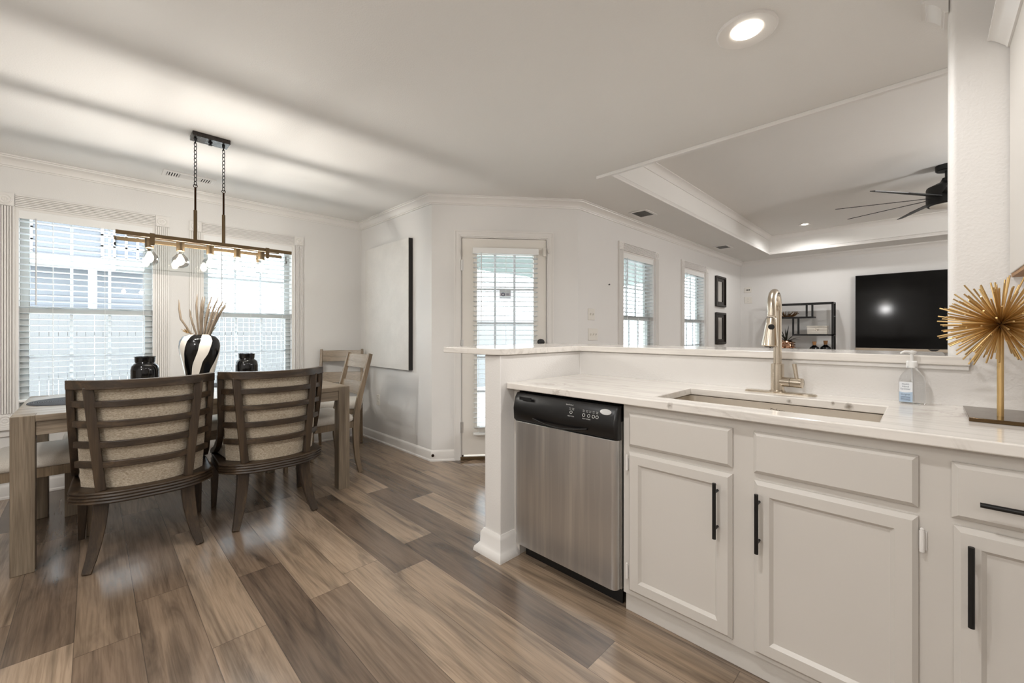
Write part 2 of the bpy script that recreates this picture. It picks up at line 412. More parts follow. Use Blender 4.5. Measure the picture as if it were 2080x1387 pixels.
# mouldings swept along polylines (room on the right-hand side of the run)
def sweep(mb, path, prof, z0=0.0, closed=False):
    pts = [Vector(p) for p in path]; n = len(pts); rings = []
    for i in range(n):
        def nrm(a, b): d = (b - a).normalized(); return Vector((d.y, -d.x))
        A = nrm(pts[i - 1], pts[i]) if (i > 0 or closed) else None
        B = nrm(pts[i], pts[(i + 1) % n]) if (i < n - 1 or closed) else None
        if A is None: m = B
        elif B is None: m = A
        else: m = (A + B); m = m / (m.length_squared / 2)
        rings.append([(pts[i].x + m.x * d, pts[i].y + m.y * d, z0 + z) for d, z in prof])
    if closed: rings.append(rings[0])
    mb.loft(rings, True, not closed)
CROWN = [(0, -0.075), (0.010, -0.075), (0.012, -0.066), (0.018, -0.064), (0.020, -0.052), (0.034, -0.034), (0.052, -0.020), (0.058, -0.018), (0.060, -0.010), (0.072, -0.008), (0.072, 0), (0, 0)]
run = [(XD, -2.63), (XD, YC), (C2.x, C2.y), (C3.x, C3.y), (XL, YT), (2.58, YT)]
mb = MB(); sweep(mb, run, CROWN, ZC - 0.0005); struct(mb.build('trim_1', M['trim'], smooth=50))
BASE = [(0, 0), (0.020, 0), (0.020, 0.012), (0.013, 0.020), (0.013, 0.082), (0.008, 0.094), (0.003, 0.100), (0, 0.100)]
cl = 0.212
mb = MB(); sweep(mb, [(XD, -2.63), (XD, YC), (C2.x, C2.y), tuple((C2 + dt * cl))], BASE); struct(mb.build('baseboard_dining', M['trim'], smooth=40))
mb = MB(); sweep(mb, [tuple(C2 + dt * 1.133), tuple(C3), (XL, YT), (2.58, YT)], BASE); struct(mb.build('baseboard_living', M['trim'], smooth=40))
mb = MB(); inner = [(TX0, TY0), (TX0, TY1), (TX1, TY1), (TX1, TY0)]
TC = [(0, -0.062), (0.008, -0.062), (0.010, -0.052), (0.030, -0.028), (0.050, -0.012), (0.062, -0.008), (0.062, 0), (0, 0)]
sweep(mb, inner, TC, ZT - 0.0005, True); struct(mb.build('trim_2', M['trim'], smooth=50))
mb = MB(); TL = [(0, 0), (0.016, 0), (0.020, 0.008), (0.020, 0.016), (0.012, 0.024), (0.014, 0.034), (0.006, 0.046), (0, 0.050)]
sweep(mb, inner, TL, ZC - 0.004, True); struct(mb.build('trim_3', M['trim'], smooth=50))
mb = MB(); mb.box(-1.872, 2.58, 2.842, 2.872, ZC - 0.024, ZC); struct(mb.build('trim_4', M['trim'], bev=0.003))
# heavy base around the end of the bar wall
mb = MB(); PB = [(0, 0), (0.064, 0), (0.064, 0.010), (0.058, 0.024), (0.040, 0.038), (0.026, 0.050), (0.024, 0.100), (0.014, 0.112), (0.008, 0.122), (0, 0.122)]
sweep(mb, [(XR, 1.60), (XR, 1.50), (-1.697, 1.50), (-1.697, YB + 0.105)][::-1], [(a * 0.7, b) for a, b in PB])
o = struct(mb.build('baseboard_bar', M['trim'], smooth=40))
# crown pieces that end in the frame at the top right
mb = MB(); sweep(mb, [(xe, 2.335), (xe, ya + 0.004)], CROWN, ZC - 0.0005); struct(mb.build('trim_5', M['trim'], smooth=50))

# ------------------------------------------------------------------ windows
def fluted(mb, W, s0, s1, z0, z1, vertical, d=0.020):
    n = 5
    if vertical:
        wd = (s1 - s0)
        mb.fbox(W, s0, s1, z0, z1, 0, d * 0.45)
        mb.fbox(W, s0, s0 + wd * 0.10, z0, z1, d * 0.45, d); mb.fbox(W, s1 - wd * 0.10, s1, z0, z1, d * 0.45, d)
        for k in range(n): a = s0 + wd * (0.16 + 0.145 * k); mb.fbox(W, a, a + wd * 0.10, z0, z1, d * 0.45, d)
    else:
        wd = (z1 - z0)
        mb.fbox(W, s0, s1, z0, z1, 0, d * 0.45)
        mb.fbox(W, s0, s1, z0, z0 + wd * 0.10, d * 0.45, d); mb.fbox(W, s0, s1, z1 - wd * 0.10, z1, d * 0.45, d)
        for k in range(n): a = z0 + wd * (0.16 + 0.145 * k); mb.fbox(W, s0, s1, a, a + wd * 0.10, d * 0.45, d)
def disc(mb, W, s, z, d, prof, n=28):
    rings = [[W(s + r * math.cos(2 * PI * k / n), z + r * math.sin(2 * PI * k / n), d + h) for k in range(n)] for r, h in prof]
    mb.loft(rings)
def window(name, W, op, bottom=True):
    a, b, z0, z1 = op; root = sempty(name, W((a + b) / 2, z0, 0)); cw = 0.085
    P = lambda nm, mb, m, **k: mb.build(nm, M[m], root, world=True, **k)
    mb = MB()
    fluted(mb, W, a - cw, a, z0, z1, True); fluted(mb, W, b, b + cw, z0, z1, True); fluted(mb, W, a, b, z1, z1 + cw, False); fluted(mb, W, a, b, z0 - cw, z0, False)
    P('casing', mb, 'trim', smooth=0)
    for s in (a - cw / 2, b + cw / 2):
        for z in (z1 + cw / 2, z0 - cw / 2):
            mb = MB(); h = cw / 2 + 0.003; mb.fbox(W, s - h, s + h, z - h, z + h, 0, 0.020)
            disc(mb, W, s, z, 0.020, [(0.034, 0), (0.032, 0.004), (0.028, 0.004), (0.025, 0.0005), (0.018, 0.0005), (0.016, 0.003), (0.012, 0.004), (0.009, 0.001), (0.006, 0.001), (0.004, 0.003)])
            P('rosette', mb, 'trim')
    mb = MB(); mb.fbox(W, a - 0.11, b + 0.11, z0 - cw - 0.028, z0 - cw - 0.004, 0, 0.035); mb.fbox(W, a - 0.10, b + 0.10, z0 - cw - 0.075, z0 - cw - 0.028, 0, 0.014); P('apron', mb, 'trim', bev=0.004)
    mb = MB(); t = 0.018
    mb.fbox(W, a, a + t, z0, z1, -0.14, 0); mb.fbox(W, b - t, b, z0, z1, -0.14, 0); mb.fbox(W, a + t, b - t, z1 - t, z1, -0.14, 0); mb.fbox(W, a + t, b - t, z0, z0 + t, -0.14, 0.004)
    P('jamb', mb, 'trim')
    a2, b2, c0, c1 = a + t, b - t, z0 + t, z1 - t; zm = 1.338
    for nm, lo, hi, d0 in (('upper_sash', zm - 0.018, c1, -0.120), ('lower_sash', c0, zm + 0.022, -0.088)):
        mb = MB(); f = 0.046; d1 = d0 + 0.030
        mb.fbox(W, a2, a2 + f, lo, hi, d0, d1); mb.fbox(W, b2 - f, b2, lo, hi, d0, d1); mb.fbox(W, a2 + f, b2 - f, hi - 0.040, hi, d0, d1); mb.fbox(W, a2 + f, b2 - f, lo, lo + 0.045, d0, d1)
        sh = P(nm, mb, 'vinyl', bev=0.002)
        mb = MB(); g0, g1 = a2 + f, b2 - f; h0, h1 = lo + 0.045, hi - 0.040
        for k in (1, 2): s = g0 + (g1 - g0) * k / 3; mb.fbox(W, s - 0.009, s + 0.009, h0, h1, d0 + 0.008, d0 + 0.022)
        zz = (h0 + h1) / 2; mb.fbox(W, g0, g1, zz - 0.009, zz + 0.009, d0 + 0.009, d0 + 0.021)
        mb.build('muntins', M['vinylw'], sh, world=True)
        mb = MB(); mb.fbox(W, g0, g1, h0, h1, d0 + 0.014, d0 + 0.017); mb.build('pane', M['glass'], sh, world=True, smooth=0)
        if nm == 'lower_sash':
            for s in (a2 + 0.17, b2 - 0.17): mb = MB(); mb.fbox(W, s - 0.04, s + 0.04, hi, hi + 0.012, d0 + 0.004, d1 - 0.004); mb.build('sash_lock', M['vinyl'], sh, world=True)
    return root
window('window_1', WD, DW1); window('window_2', WD, DW2); window('window_3', WL, LW1); window('window_4', WL, LW2)

def blind(label, W, a, b, z0, z1, d, wand_s, wand_z, cords, tilt=0.10, hz=0.075, group='white slat blinds', pitch=0.0445):
    root = thing('window_blind', label, 'blind', W((a + b) / 2, z0, d), 0, group)
    P = lambda nm, mb, m='blind', **k: mb.build(nm, M[m], root, world=True, **k)
    mb = MB(); mb.fbox(W, a, b, z1 - hz, z1, d + 0.018, d + 0.030); mb.fbox(W, a, a + 0.004, z1 - hz, z1, d - 0.02, d + 0.018); mb.fbox(W, b - 0.004, b, z1 - hz, z1, d - 0.02, d + 0.018); P('valance', mb, bev=0.003)
    mb = MB(); mb.fbox(W, a + 0.006, b - 0.006, z1 - 0.05, z1 - 0.004, d - 0.026, d + 0.014); P('headrail', mb)
    mb = MB(); z = z1 - 0.09; hw = 0.0235; dz = hw * math.sin(tilt); dd = hw * math.cos(tilt); th = 0.0014; g = 0.005
    while z > z0 + 0.03:
        mb.hexa([W(a + g, z - dz - th, d - dd), W(b - g, z - dz - th, d - dd), W(b - g, z + dz - th, d + dd), W(a + g, z + dz - th, d + dd),
                 W(a + g, z - dz + th, d - dd), W(b - g, z - dz + th, d - dd), W(b - g, z + dz + th, d + dd), W(a + g, z + dz + th, d + dd)]); z -= pitch
    P('slats', mb, 'slat', smooth=0)
    mb = MB(); mb.fbox(W, a + g, b - g, z0, z0 + 0.018, d - 0.024, d + 0.024); P('bottom_rail', mb, bev=0.003)
    mb = MB()
    for s in cords:
        for q in (-0.025, 0.025): mb.tube([W(s, z0 + 0.01, d + q), W(s, z1 - 0.05, d + q)], 0.0011, 6)
    P('ladder_cords', mb)
    if wand_s is not None:
        mb = MB(); mb.tube([W(wand_s, z1 - hz + 0.01, d + 0.034), W(wand_s, wand_z, d + 0.034)], 0.0042, 8); P('tilt_wand', mb, 'vinylw')
    return root
blind('white slat blind over the wider left dining window beside the table end', WD, DW1[0] + 0.004, DW1[1] - 0.004, 0.672, 2.078, -0.034, -0.292, 1.38, (-0.21, 0.07, 0.30))
blind('white slat blind over the dining window behind the striped vase', WD, DW2[0] + 0.004, DW2[1] - 0.004, 0.672, 2.078, -0.034, 0.845, 1.30, (0.87, 1.08, 1.36))
blind('white slat blind over the first living room window, nearest the patio door', WL, LW1[0] + 0.004, LW1[1] - 0.004, 0.70, 2.075, -0.034, 4.20, 1.32, (4.16, 4.46, 4.76))
blind('white slat blind over the living room window next to the black frames', WL, LW2[0] + 0.004, LW2[1] - 0.004, 0.70, 2.075, -0.034, 5.82, 1.34, (5.79, 6.09, 6.40))

# ------------------------------------------------------------------ patio door
door = sempty('door_1', WP(0.67, 0, 0)); P = lambda nm, mb, m, par=None, **k: mb.build(nm, M[m], par or door, world=True, **k)
mb = MB(); c = 0.060
for s0, s1, z0, z1 in ((0.205, 0.262, 0, 2.066), (1.080, 1.137, 0, 2.066)):
    mb.fbox(WP, s0, s1, z0, z1 + 0.057, 0, 0.012)
mb.fbox(WP, 0.262, 1.080, 2.066, 2.123, 0, 0.012)
for s0, s1 in ((0.205, 0.217), (1.125, 1.137)): mb.fbox(WP, s0, s1, 0, 2.123, 0.012, 0.018)
mb.fbox(WP, 0.217, 1.125, 2.111, 2.123, 0.012, 0.018); mb.fbox(WP, 0.240, 0.248, 0, 2.09, 0.012, 0.015); mb.fbox(WP, 1.094, 1.102, 0, 2.09, 0.012, 0.015); mb.fbox(WP, 0.248, 1.094, 2.082, 2.09, 0.012, 0.015)
P('casing', mb, 'trim', smooth=0)
mb = MB(); mb.fbox(WP, 0.262, 0.272, 0, 2.066, -0.10, 0); mb.fbox(WP, 1.070, 1.080, 0, 2.066, -0.10, 0); mb.fbox(WP, 0.272, 1.070, 2.056, 2.066, -0.10, 0); mb.fbox(WP, 0.272, 0.292, 0, 2.056, -0.066, -0.0485); mb.fbox(WP, 1.050, 1.070, 0, 2.056, -0.066, -0.0485); mb.fbox(WP, 0.292, 1.050, 2.036, 2.056, -0.066, -0.0485)
P('jamb', mb, 'trim')
ds, de, gz0, gz1, ga, gb = 0.276, 1.066, 0.31, 1.90, 0.414, 0.948
mb = MB(); mb.fbox(WP, ds, ga, 0.045, 2.052, -0.048, -0.004); mb.fbox(WP, gb, de, 0.045, 2.052, -0.048, -0.004); mb.fbox(WP, ga, gb, 0.045, gz0, -0.048, -0.004); mb.fbox(WP, ga, gb, gz1, 2.052, -0.048, -0.004)
slab = P('door_slab', mb, 'doorp', smooth=0)
mb = MB()
for s0, s1, z0, z1 in ((ga - 0.025, ga, gz0 - 0.025, gz1 + 0.025), (gb, gb + 0.025, gz0 - 0.025, gz1 + 0.025), (ga, gb, gz0 - 0.025, gz0), (ga, gb, gz1, gz1 + 0.025)): mb.fbox(WP, s0, s1, z0, z1, -0.004, 0.006)
P('glazing_bead', mb, 'doorp', bev=0.003)
mb = MB()
for s in (0.584, 0.767): mb.fbox(WP, s - 0.011, s + 0.011, gz0, gz1, -0.034, -0.018)
for k in range(1, 5): z = gz0 + (gz1 - gz0) * k / 5; mb.fbox(WP, ga, gb, z - 0.010, z + 0.010, -0.033, -0.019)
P('muntins', mb, 'vinylw')
mb = MB(); mb.fbox(WP, ga, gb, gz0, gz1, -0.028, -0.025); P('pane', mb, 'glass', smooth=0)
for z in (1.80, 1.06, 0.30):
    mb = MB(); mb.tube([WP(0.270, z - 0.05, 0.004), WP(0.270, z + 0.05, 0.004)], 0.006, 8); mb.fbox(WP, 0.272, 0.290, z - 0.05, z + 0.05, -0.004, -0.001); P('hinge', mb, 'steel')
mb = MB(); disc(mb, WP, 1.014, 1.088, -0.004, [(0.030, 0), (0.030, 0.008), (0.014, 0.012), (0.013, 0.034), (0.024, 0.040), (0.029, 0.052), (0.027, 0.062), (0.018, 0.068), (0.002, 0.069)]); P('door_knob', mb, 'blackm')
mb = MB(); mb.fbox(WP, 0.262, 1.080, 0.0, 0.030, -0.10, 0.010); P('threshold', mb, 'bronze', bev=0.003)
blind('white slat blind hung on the patio door glass', WP, 0.374, 0.984, 0.236, 1.955, 0.034, 0.452, 1.265, (0.43, 0.68, 0.93), hz=0.055)
o = thing('alarm_sensor', 'small white alarm sensor on the upper corner of the patio door', 'sensor', WP(1.055, 1.93, 0))
mb = MB(); mb.fbox(WP, 1.036, 1.066, 1.895, 1.975, -0.004, 0.014); mb.build('sensor_body', M['plate'], o, world=True, bev=0.003)
mb = MB(); mb.fbox(WP, 1.078, 1.090, 1.925, 1.962, 0.012, 0.024); mb.build('sensor_magnet', M['plate'], o, world=True, bev=0.002)
o = thing('security_sticker', 'small grey security sticker on the patio door glass', 'sticker', WP(0.679, 1.53, -0.02))
mb = MB(); mb.fbox(WP, 0.624, 0.736, 1.498, 1.572, -0.0245, -0.0235); mb.build('sticker_sheet', paint('sticker_grey', (206, 200, 204), 0.5), o, world=True, smooth=0)
mb = MB(); mb.torus(WP(0.660, 1.535, -0.0232), WP.t, (0, 0, 1), 0.014, 0.014, 0.0035, 20, 6)
for z in (1.541, 1.531): mb.fbox(WP, 0.681, 0.718, z - 0.0022, z + 0.0022, -0.0235, -0.0231)
mb.fbox(WP, 0.624, 0.736, 1.498, 1.504, -0.0235, -0.0231); mb.build('sticker_print', plastic('sticker_ink', (60, 62, 92), 0.5), o, world=True)

# ------------------------------------------------------------------ outdoors
mb = MB(); mb.box(-40, -2.36, -25, 30, -0.42, -0.36); o = struct(mb.build('ground', paint('pale_yard', (214, 214, 208), 0.9, 0, 5, 0.2), smooth=0))
mb = MB(); y = -12.0
while y < 16: h = 1.62 + random.uniform(-0.02, 0.02); mb.box(-14.02, -14.0, y, y + 0.138, -0.36, h); y += 0.145
f = tag(mb.build('board_fence', paint('weathered_fence', (106, 105, 104), 0.9, 0, 5, 0.18), smooth=0), 'pale board fence across the yard seen through the dining windows', 'fence')
mb = MB(); mb.box(-14.1, -14.02, -12, 16, 0.1, 0.19); mb.box(-14.1, -14.02, -12, 16, 1.1, 1.19); mb.build('fence_rail', paint('fence_rail', (118, 114, 110), 0.9), f, smooth=0)
h = thing('neighbour_house', 'grey sided neighbouring house with white porch posts beyond the fence', 'house', (-20, -2, -0.36))
sid = NT('grey_siding'); sp = sid.coord('World'); sz = sid.add('ShaderNodeSeparateXYZ'); sid.link(sp, sz.inputs[0])
ln = sid.math('LESS_THAN', sid.math('FRACT', sid.math('DIVIDE', sz.outputs[2], 0.17)), 0.12)
sid.base(sid.mix(ln, s2l((106, 108, 112)), s2l((82, 84, 90)))); M['siding'] = sid.set(0.8)
mb = MB(); mb.box(-26, -20, -9, 2.2, -0.36, 5.6); mb.build('house_wall', M['siding'], h, world=True, smooth=0)
mb = MB(); mb.box(-20.0, -19.2, -9.2, 2.4, 3.30, 3.55); mb.build('porch_beam', M['blind'], h, world=True, smooth=0)
for y in (-6.2, -3.1, 0.0, 2.2): mb = MB(); mb.box(-19.4, -19.2, y - 0.1, y + 0.1, -0.36, 3.3); mb.build('porch_post', M['blind'], h, world=True, smooth=0)
for y0 in (-5.2, -2.6, 0.2):
    mb = MB()
    for k in range(5): mb.box(-19.98, -19.94, y0 + 0.3 * k, y0 + 0.3 * k + 0.07, 3.75, 4.85)
    for z in (3.72, 4.1, 4.48, 4.85): mb.box(-19.98, -19.94, y0, y0 + 1.27, z, z + 0.06)
    wd = mb.build('house_window', M['blind'], h, world=True, smooth=0)
    mb = MB(); mb.box(-20.02, -19.99, y0, y0 + 1.27, 3.72, 4.9); mb.build('house_pane', plastic('house_pane', (96, 100, 112), 0.2), wd, world=True, smooth=0)
mb = MB(); mb.verts([(-19, -9.5, 5.5), (-19, 2.7, 5.5), (-27, 2.7, 5.5), (-27, -9.5, 5.5), (-23, -9.5, 7.6), (-23, 2.7, 7.6)], [(0, 1, 5, 4), (2, 3, 4, 5), (0, 4, 3), (1, 2, 5), (0, 3, 2, 1)])
mb.build('house_roof', paint('roof_grey', (150, 150, 152), 0.9), h, world=True, smooth=0)
pr = thing('porch_roof', 'grey green covered porch roof outside the patio door', 'porch', (-3.6, 5.6, -0.36))
mb = MB(); mb.hexa([(-5.3, 3.6, 2.22), (-2.5, 3.6, 2.36), (-2.5, 8.6, 2.36), (-5.3, 8.6, 2.22), (-5.3, 3.6, 2.32), (-2.5, 3.6, 2.5), (-2.5, 8.6, 2.5), (-5.3, 8.6, 2.32)])
mb.build('roof_panel', paint('porch_green', (110, 120, 116), 0.7), pr, world=True, smooth=0)
for y in (3.7, 8.4): mb = MB(); mb.box(-5.25, -5.15, y - 0.05, y + 0.05, -0.36, 2.23); mb.build('roof_post', M['blind'], pr, world=True, smooth=0)
mb = MB(); mb.box(-9.0, -8.9, 3.0, 14, -0.36, 1.5); tag(mb.build('patio_fence', paint('side_fence', (118, 118, 118), 0.9, 0, 5, 0.1), smooth=0), 'white washed fence panel beyond the patio door', 'fence')

# ================================================================== fixtures on walls and ceiling
def wplate(name, label, cat, W, s, z, wd, ht, toggles=0, group=None, outlet=False, mat='plate'):
    o = thing(name, label, cat, W(s, z, 0), 0, group or ('light switches by the patio door' if name == 'light_switch' else None))
    mb = MB(); mb.fbox(W, s - wd / 2, s + wd / 2, z - ht / 2, z + ht / 2, 0, 0.006); mb.build('face_plate', M[mat], o, world=True, bev=0.003)
    for k in range(toggles):
        q = s + (k - (toggles - 1) / 2) * 0.046
        mb = MB(); mb.hexa([W(q - 0.005, z - 0.012, 0.006), W(q + 0.005, z - 0.012, 0.006), W(q + 0.005, z - 0.006, 0.006), W(q - 0.005, z - 0.006, 0.006),
                            W(q - 0.004, z + 0.004, 0.018), W(q + 0.004, z + 0.004, 0.018), W(q + 0.004, z + 0.012, 0.010), W(q - 0.004, z + 0.012, 0.010)]); mb.build('toggle', M['plate'], o, world=True)
    if outlet:
        for dz in (-0.02, 0.02):
            mb = MB(); disc(mb, W, s, z + dz, 0.006, [(0.016, 0), (0.016, 0.002), (0.002, 0.002)]); f = mb.build('socket', M['plate'], o, world=True)
            mb = MB(); mb.fbox(W, s - 0.008, s - 0.006, z + dz - 0.004, z + dz + 0.005, 0.008, 0.0085); mb.fbox(W, s + 0.006, s + 0.008, z + dz - 0.004, z + dz + 0.005, 0.008, 0.0085); mb.build('slot', M['black'], f, world=True)
    return o
wplate('light_switch', 'white double light switch plate, upper of the two by the patio door', 'light switch', WL, 3.485, 1.358, 0.115, 0.115, 2)
wplate('light_switch', 'white triple light switch plate, lower of the two by the patio door', 'light switch', WL, 3.513, 1.158, 0.165, 0.118, 3)
wplate('wall_outlet', 'white wall outlet low on the wall under the blank canvas', 'outlet', WN, -4.218, 0.446, 0.072, 0.115, 0, None, True)
wplate('media_plate', 'white plate with two black jacks high in the living room corner', 'outlet', WT, -2.24, 1.93, 0.12, 0.09, 0)
o = bpy.data.objects['media_plate']
for q in (-0.014, 0.018): mb = MB(); disc(mb, WT, -2.235 + q, 1.93, 0.006, [(0.011, 0), (0.011, 0.004), (0.002, 0.004)], 14); mb.build('jack', M['black'], o, world=True)
wplate('blank_plate', 'white outlet plate below the jack plate in the living room corner', 'outlet', WT, -2.233, 1.75, 0.12, 0.115, 0, None, True)
o = thing('door_stop', 'round dark door stop bumper on the baseboard corner', 'door stop', (C2.x + 0.02, C2.y - 0.02, 0.055))
mb = MB(); disc(mb, WP, 0.012, 0.055, 0.015, [(0.013, 0), (0.013, 0.01), (0.008, 0.018), (0.002, 0.018)], 16); mb.build('bumper', M['dbronze'], o, world=True)
o = thing('wall_nail', 'tiny nail left in the wall between patio door and window', 'nail', WL(3.805, 1.679, 0)); mb = MB(); disc(mb, WL, 3.805, 1.679, 0, [(0.004, 0), (0.004, 0.012), (0.008, 0.013), (0.008, 0.016), (0.001, 0.016)], 10); mb.build('nail_head', M['blackm'], o, world=True)

def vent(label, cx, cy, lx, ly, along):
    o = thing('ceiling_vent', label, 'air vent', (cx, cy, ZC), 0, 'ceiling vents'); x0, x1, y0, y1 = cx - lx / 2, cx + lx / 2, cy - ly / 2, cy + ly / 2; f = 0.026
    mb = MB(); mb.box(x0, x0 + f, y0, y1, ZC - 0.008, ZC); mb.box(x1 - f, x1, y0, y1, ZC - 0.008, ZC); mb.box(x0 + f, x1 - f, y0, y0 + f, ZC - 0.008, ZC); mb.box(x0 + f, x1 - f, y1 - f, y1, ZC - 0.008, ZC)
    mb.build('vent_frame', M['trim'], o, world=True, bev=0.003)
    mb = MB(); mb.box(x0 + f, x1 - f, y0 + f, y1 - f, ZC - 0.002, ZC - 0.0005); mb.build('vent_cavity', M['void'], o, world=True, smooth=0)
    mb = MB(); L = (ly if along == 'y' else lx) - 2 * f
    if along == 'y':
        ya, yb = y0 + f, y1 - f
        for lo, hi, sg in ((ya, ya + L * 0.27, 1), (yb - L * 0.27, yb, -1)):
            y = lo + 0.004
            while y < hi - 0.006: mb.box(x0 + f, x1 - f, y, y + 0.008, ZC - 0.007, ZC - 0.003); y += 0.0155
            mb.box(x0 + f, x1 - f, lo if sg < 0 else hi, (lo if sg < 0 else hi) + 0.006, ZC - 0.007, ZC - 0.003)
        x = x0 + f + 0.002
        while x < x1 - f - 0.004: mb.box(x, x + 0.006, ya + L * 0.27, yb - L * 0.27, ZC - 0.007, ZC - 0.003); x += 0.012
    else:
        y = y0 + f + 0.004
        while y < y1 - f - 0.006: mb.hexa([(x0 + f, y, ZC - 0.008), (x1 - f, y, ZC - 0.008), (x1 - f, y + 0.002, ZC - 0.008), (x0 + f, y + 0.002, ZC - 0.008), (x0 + f, y + 0.010, ZC - 0.002), (x1 - f, y + 0.010, ZC - 0.002), (x1 - f, y + 0.012, ZC - 0.002), (x0 + f, y + 0.012, ZC - 0.002)]); y += 0.016
    mb.build('louvers', M['trim'], o, world=True, smooth=0)
vent('white slotted ceiling vent above the left dining window', -4.21, 0.55, 0.155, 0.335, 'y')
vent('square ceiling vent over the first living room window, nearer the patio door', -2.11, 4.075, 0.20, 0.255, 'x')
vent('square ceiling vent in the far living room, near the black frames', -2.105, 6.50, 0.20, 0.27, 'x')

def downlight(label, x, y, z, r, power, on=True, group='recessed ceiling lights', col=WARM):
    o = thing('recessed_light', label, 'ceiling light', (x, y, z), 0, group)
    mb = MB(); mb.lathe([(r, 0), (r, -0.006), (r * 0.94, -0.010), (r * 0.62, -0.004), (r * 0.52, -0.001), (r * 0.52, 0)], n=40); mb.build('trim_ring', M['trim'], o)
    mb = MB(); mb.lathe([(r * 0.515, -0.0005), (r * 0.50, -0.005), (r * 0.3, -0.008), (0.001, -0.009)], n=32); mb.build('lens', M['lens'], o)
    lamp('downlight_lamp', (0, 0, -0.03), power * 1.1, col=col, size=r * 0.5, parent=o)
    return o
downlight('large white recessed light on the kitchen ceiling above the sink run', -0.525, 1.905, ZC, 0.112, 26)
downlight('small recessed light in the raised tray ceiling near the fan', -1.22, 7.15, ZT, 0.075, 26)
for i, (x, y, p) in enumerate(((-0.55, 0.5, 36), (-2.2, -0.9, 30), (0.8, -1.2, 26))):  # unseen extra downlights, added for frontal fill on the kitchen run
    downlight(['white recessed light over the kitchen floor behind the camera', 'white recessed light over the floor left behind the camera', 'white recessed light over the floor right behind the camera'][i], x, y, ZC, 0.112, p)
for i, (x, y, p) in enumerate(((1.4, 7.15, 34), (1.4, 3.6, 34))):
    downlight(['recessed light in the far right of the tray ceiling', 'recessed light in the near right of the tray ceiling', 'recessed light in the near left of the tray ceiling, behind the trim'][i], x, y, ZT, 0.075, p)

def fill_globe(label, x, y, z, power):  # unseen lamp added out of frame to fill the rooms and ceilings with light
    o = thing('globe_light', label, 'ceiling light', (x, y, z), 0, 'opal globe ceiling lights')
    mb = MB(); mb.lathe([(0.001, 0), (0.07, 0), (0.07, -0.02), (0.012, -0.03), (0.012, -0.22), (0.001, -0.22)], n=24); mb.build('stem', M['nickel'], o)
    mb = MB(); mb.lathe([(0.02, -0.22), (0.08, -0.25), (0.11, -0.31), (0.10, -0.37), (0.05, -0.41), (0.001, -0.42)], n=28); mb.build('globe', M['lens'], o)
    lamp('globe_lamp', (0, 0, -0.52), power, 'POINT', WARM, 0.11, parent=o)
fill_globe('opal globe light over the kitchen behind the camera', -0.9, -1.5, ZC, 36)
fill_globe('opal globe light in the living room behind the kitchen wall', 1.5, 5.0, ZT, 66)

# ------------------------------------------------------------------ canvas, frames, television
o = thing('wall_canvas', 'large blank white canvas with dark edges on the nook wall', 'canvas', (-3.96, YC, 1.45))
mb = MB(); mb.box(-4.43, -3.528, YC - 0.045, YC - 0.002, 0.812, 2.092); mb.build('stretcher', plastic('canvas_edge', (26, 22, 20), 0.6), o, world=True, bev=0.002)
cv = NT('textured_canvas'); n = cv.noise(cv.coord('World', (1, 1, 1)), 5, 6, 0.65); cv.base(cv.ramp(n, [(0.35, s2l((214, 211, 206))), (0.65, s2l((222, 219, 214)))])); cv.bump(cv.noise(cv.coord('World'), 60, 5, 0.7), 0.5, 0.004)
mb = MB(); mb.box(-4.43, -3.530, YC - 0.050, YC - 0.0455, 0.812, 2.092); mb.build('canvas_face', cv.set(0.7), o, world=True, bev=0.002)
def pframe(label, z0, z1):
    a, b = 6.90, 7.352; o = thing('picture_frame', label, 'picture frame', WL((a + b) / 2, (z0 + z1) / 2, 0), 0, 'black frames on the living room wall'); f = 0.115
    mb = MB()
    fv = 0.078
    for q in ((a, a + f, z0, z1), (b - f, b, z0, z1), (a + f, b - f, z0, z0 + fv), (a + f, b - f, z1 - fv, z1)): mb.fbox(WL, *q, 0, 0.016)
    e = 0.03
    for q in ((a, a + e, z0, z1), (b - e, b, z0, z1), (a + e, b - e, z0, z0 + e), (a + e, b - e, z1 - e, z1)): mb.fbox(WL, *q, 0.016, 0.030)
    mb.build('frame', plastic('espresso_frame', (26, 17, 12), 0.35), o, world=True, bev=0.004)
    mb = MB(); mb.fbox(WL, a + f, b - f, z0 + fv, z1 - fv, 0, 0.006); mb.build('mirror_panel', M['mirror'], o, world=True, smooth=0)
M['mirror'] = metal('mirror_glass', (226, 224, 220), 0.04)
pframe('black framed panel on the living room wall, upper of the pair', 1.592, 2.073); pframe('black framed panel on the living room wall, lower of the pair', 0.992, 1.494)
o = thing('television', 'large flat black television mounted on the far living room wall', 'television', (0.2, YT, 1.45))
mb = MB(); mb.box(-0.752, 1.15, 8.105, 8.165, 0.912, 2.03); mb.build('tv_body', M['black'], o, world=True, bev=0.004)
tv = NT('tv_screen'); tv.base(s2l((4, 4, 4))); tv.link(tv.math('MULTIPLY_ADD', tv.noise(tv.coord('Object'), 3, 2), 0.02, 0.07), tv.b.inputs['Roughness']); tv.set(spec=0.22)
mb = MB(); mb.box(-0.744, 1.142, 8.101, 8.1045, 0.952, 2.022); mb.build('screen', tv.m, o, world=True, smooth=0)
mb = MB(); mb.box(-0.752, 1.15, 8.098, 8.1045, 0.905, 0.948); mb.build('bottom_bezel', metal('tv_bezel', (176, 164, 148), 0.4), o, world=True, bev=0.002)
mb = MB(); mb.verts([(0.02, 8.0975, 0.945), (0.14, 8.0975, 0.945), (0.10, 8.0975, 0.918), (0.06, 8.0975, 0.918)], [(0, 1, 2, 3)]); mb.build('badge', M['black'], o, world=True, smooth=0)
mb = MB(); mb.box(0.0, 0.4, 8.166, 8.2, 1.25, 1.65); mb.build('wall_mount', M['blackm'], o, world=True)

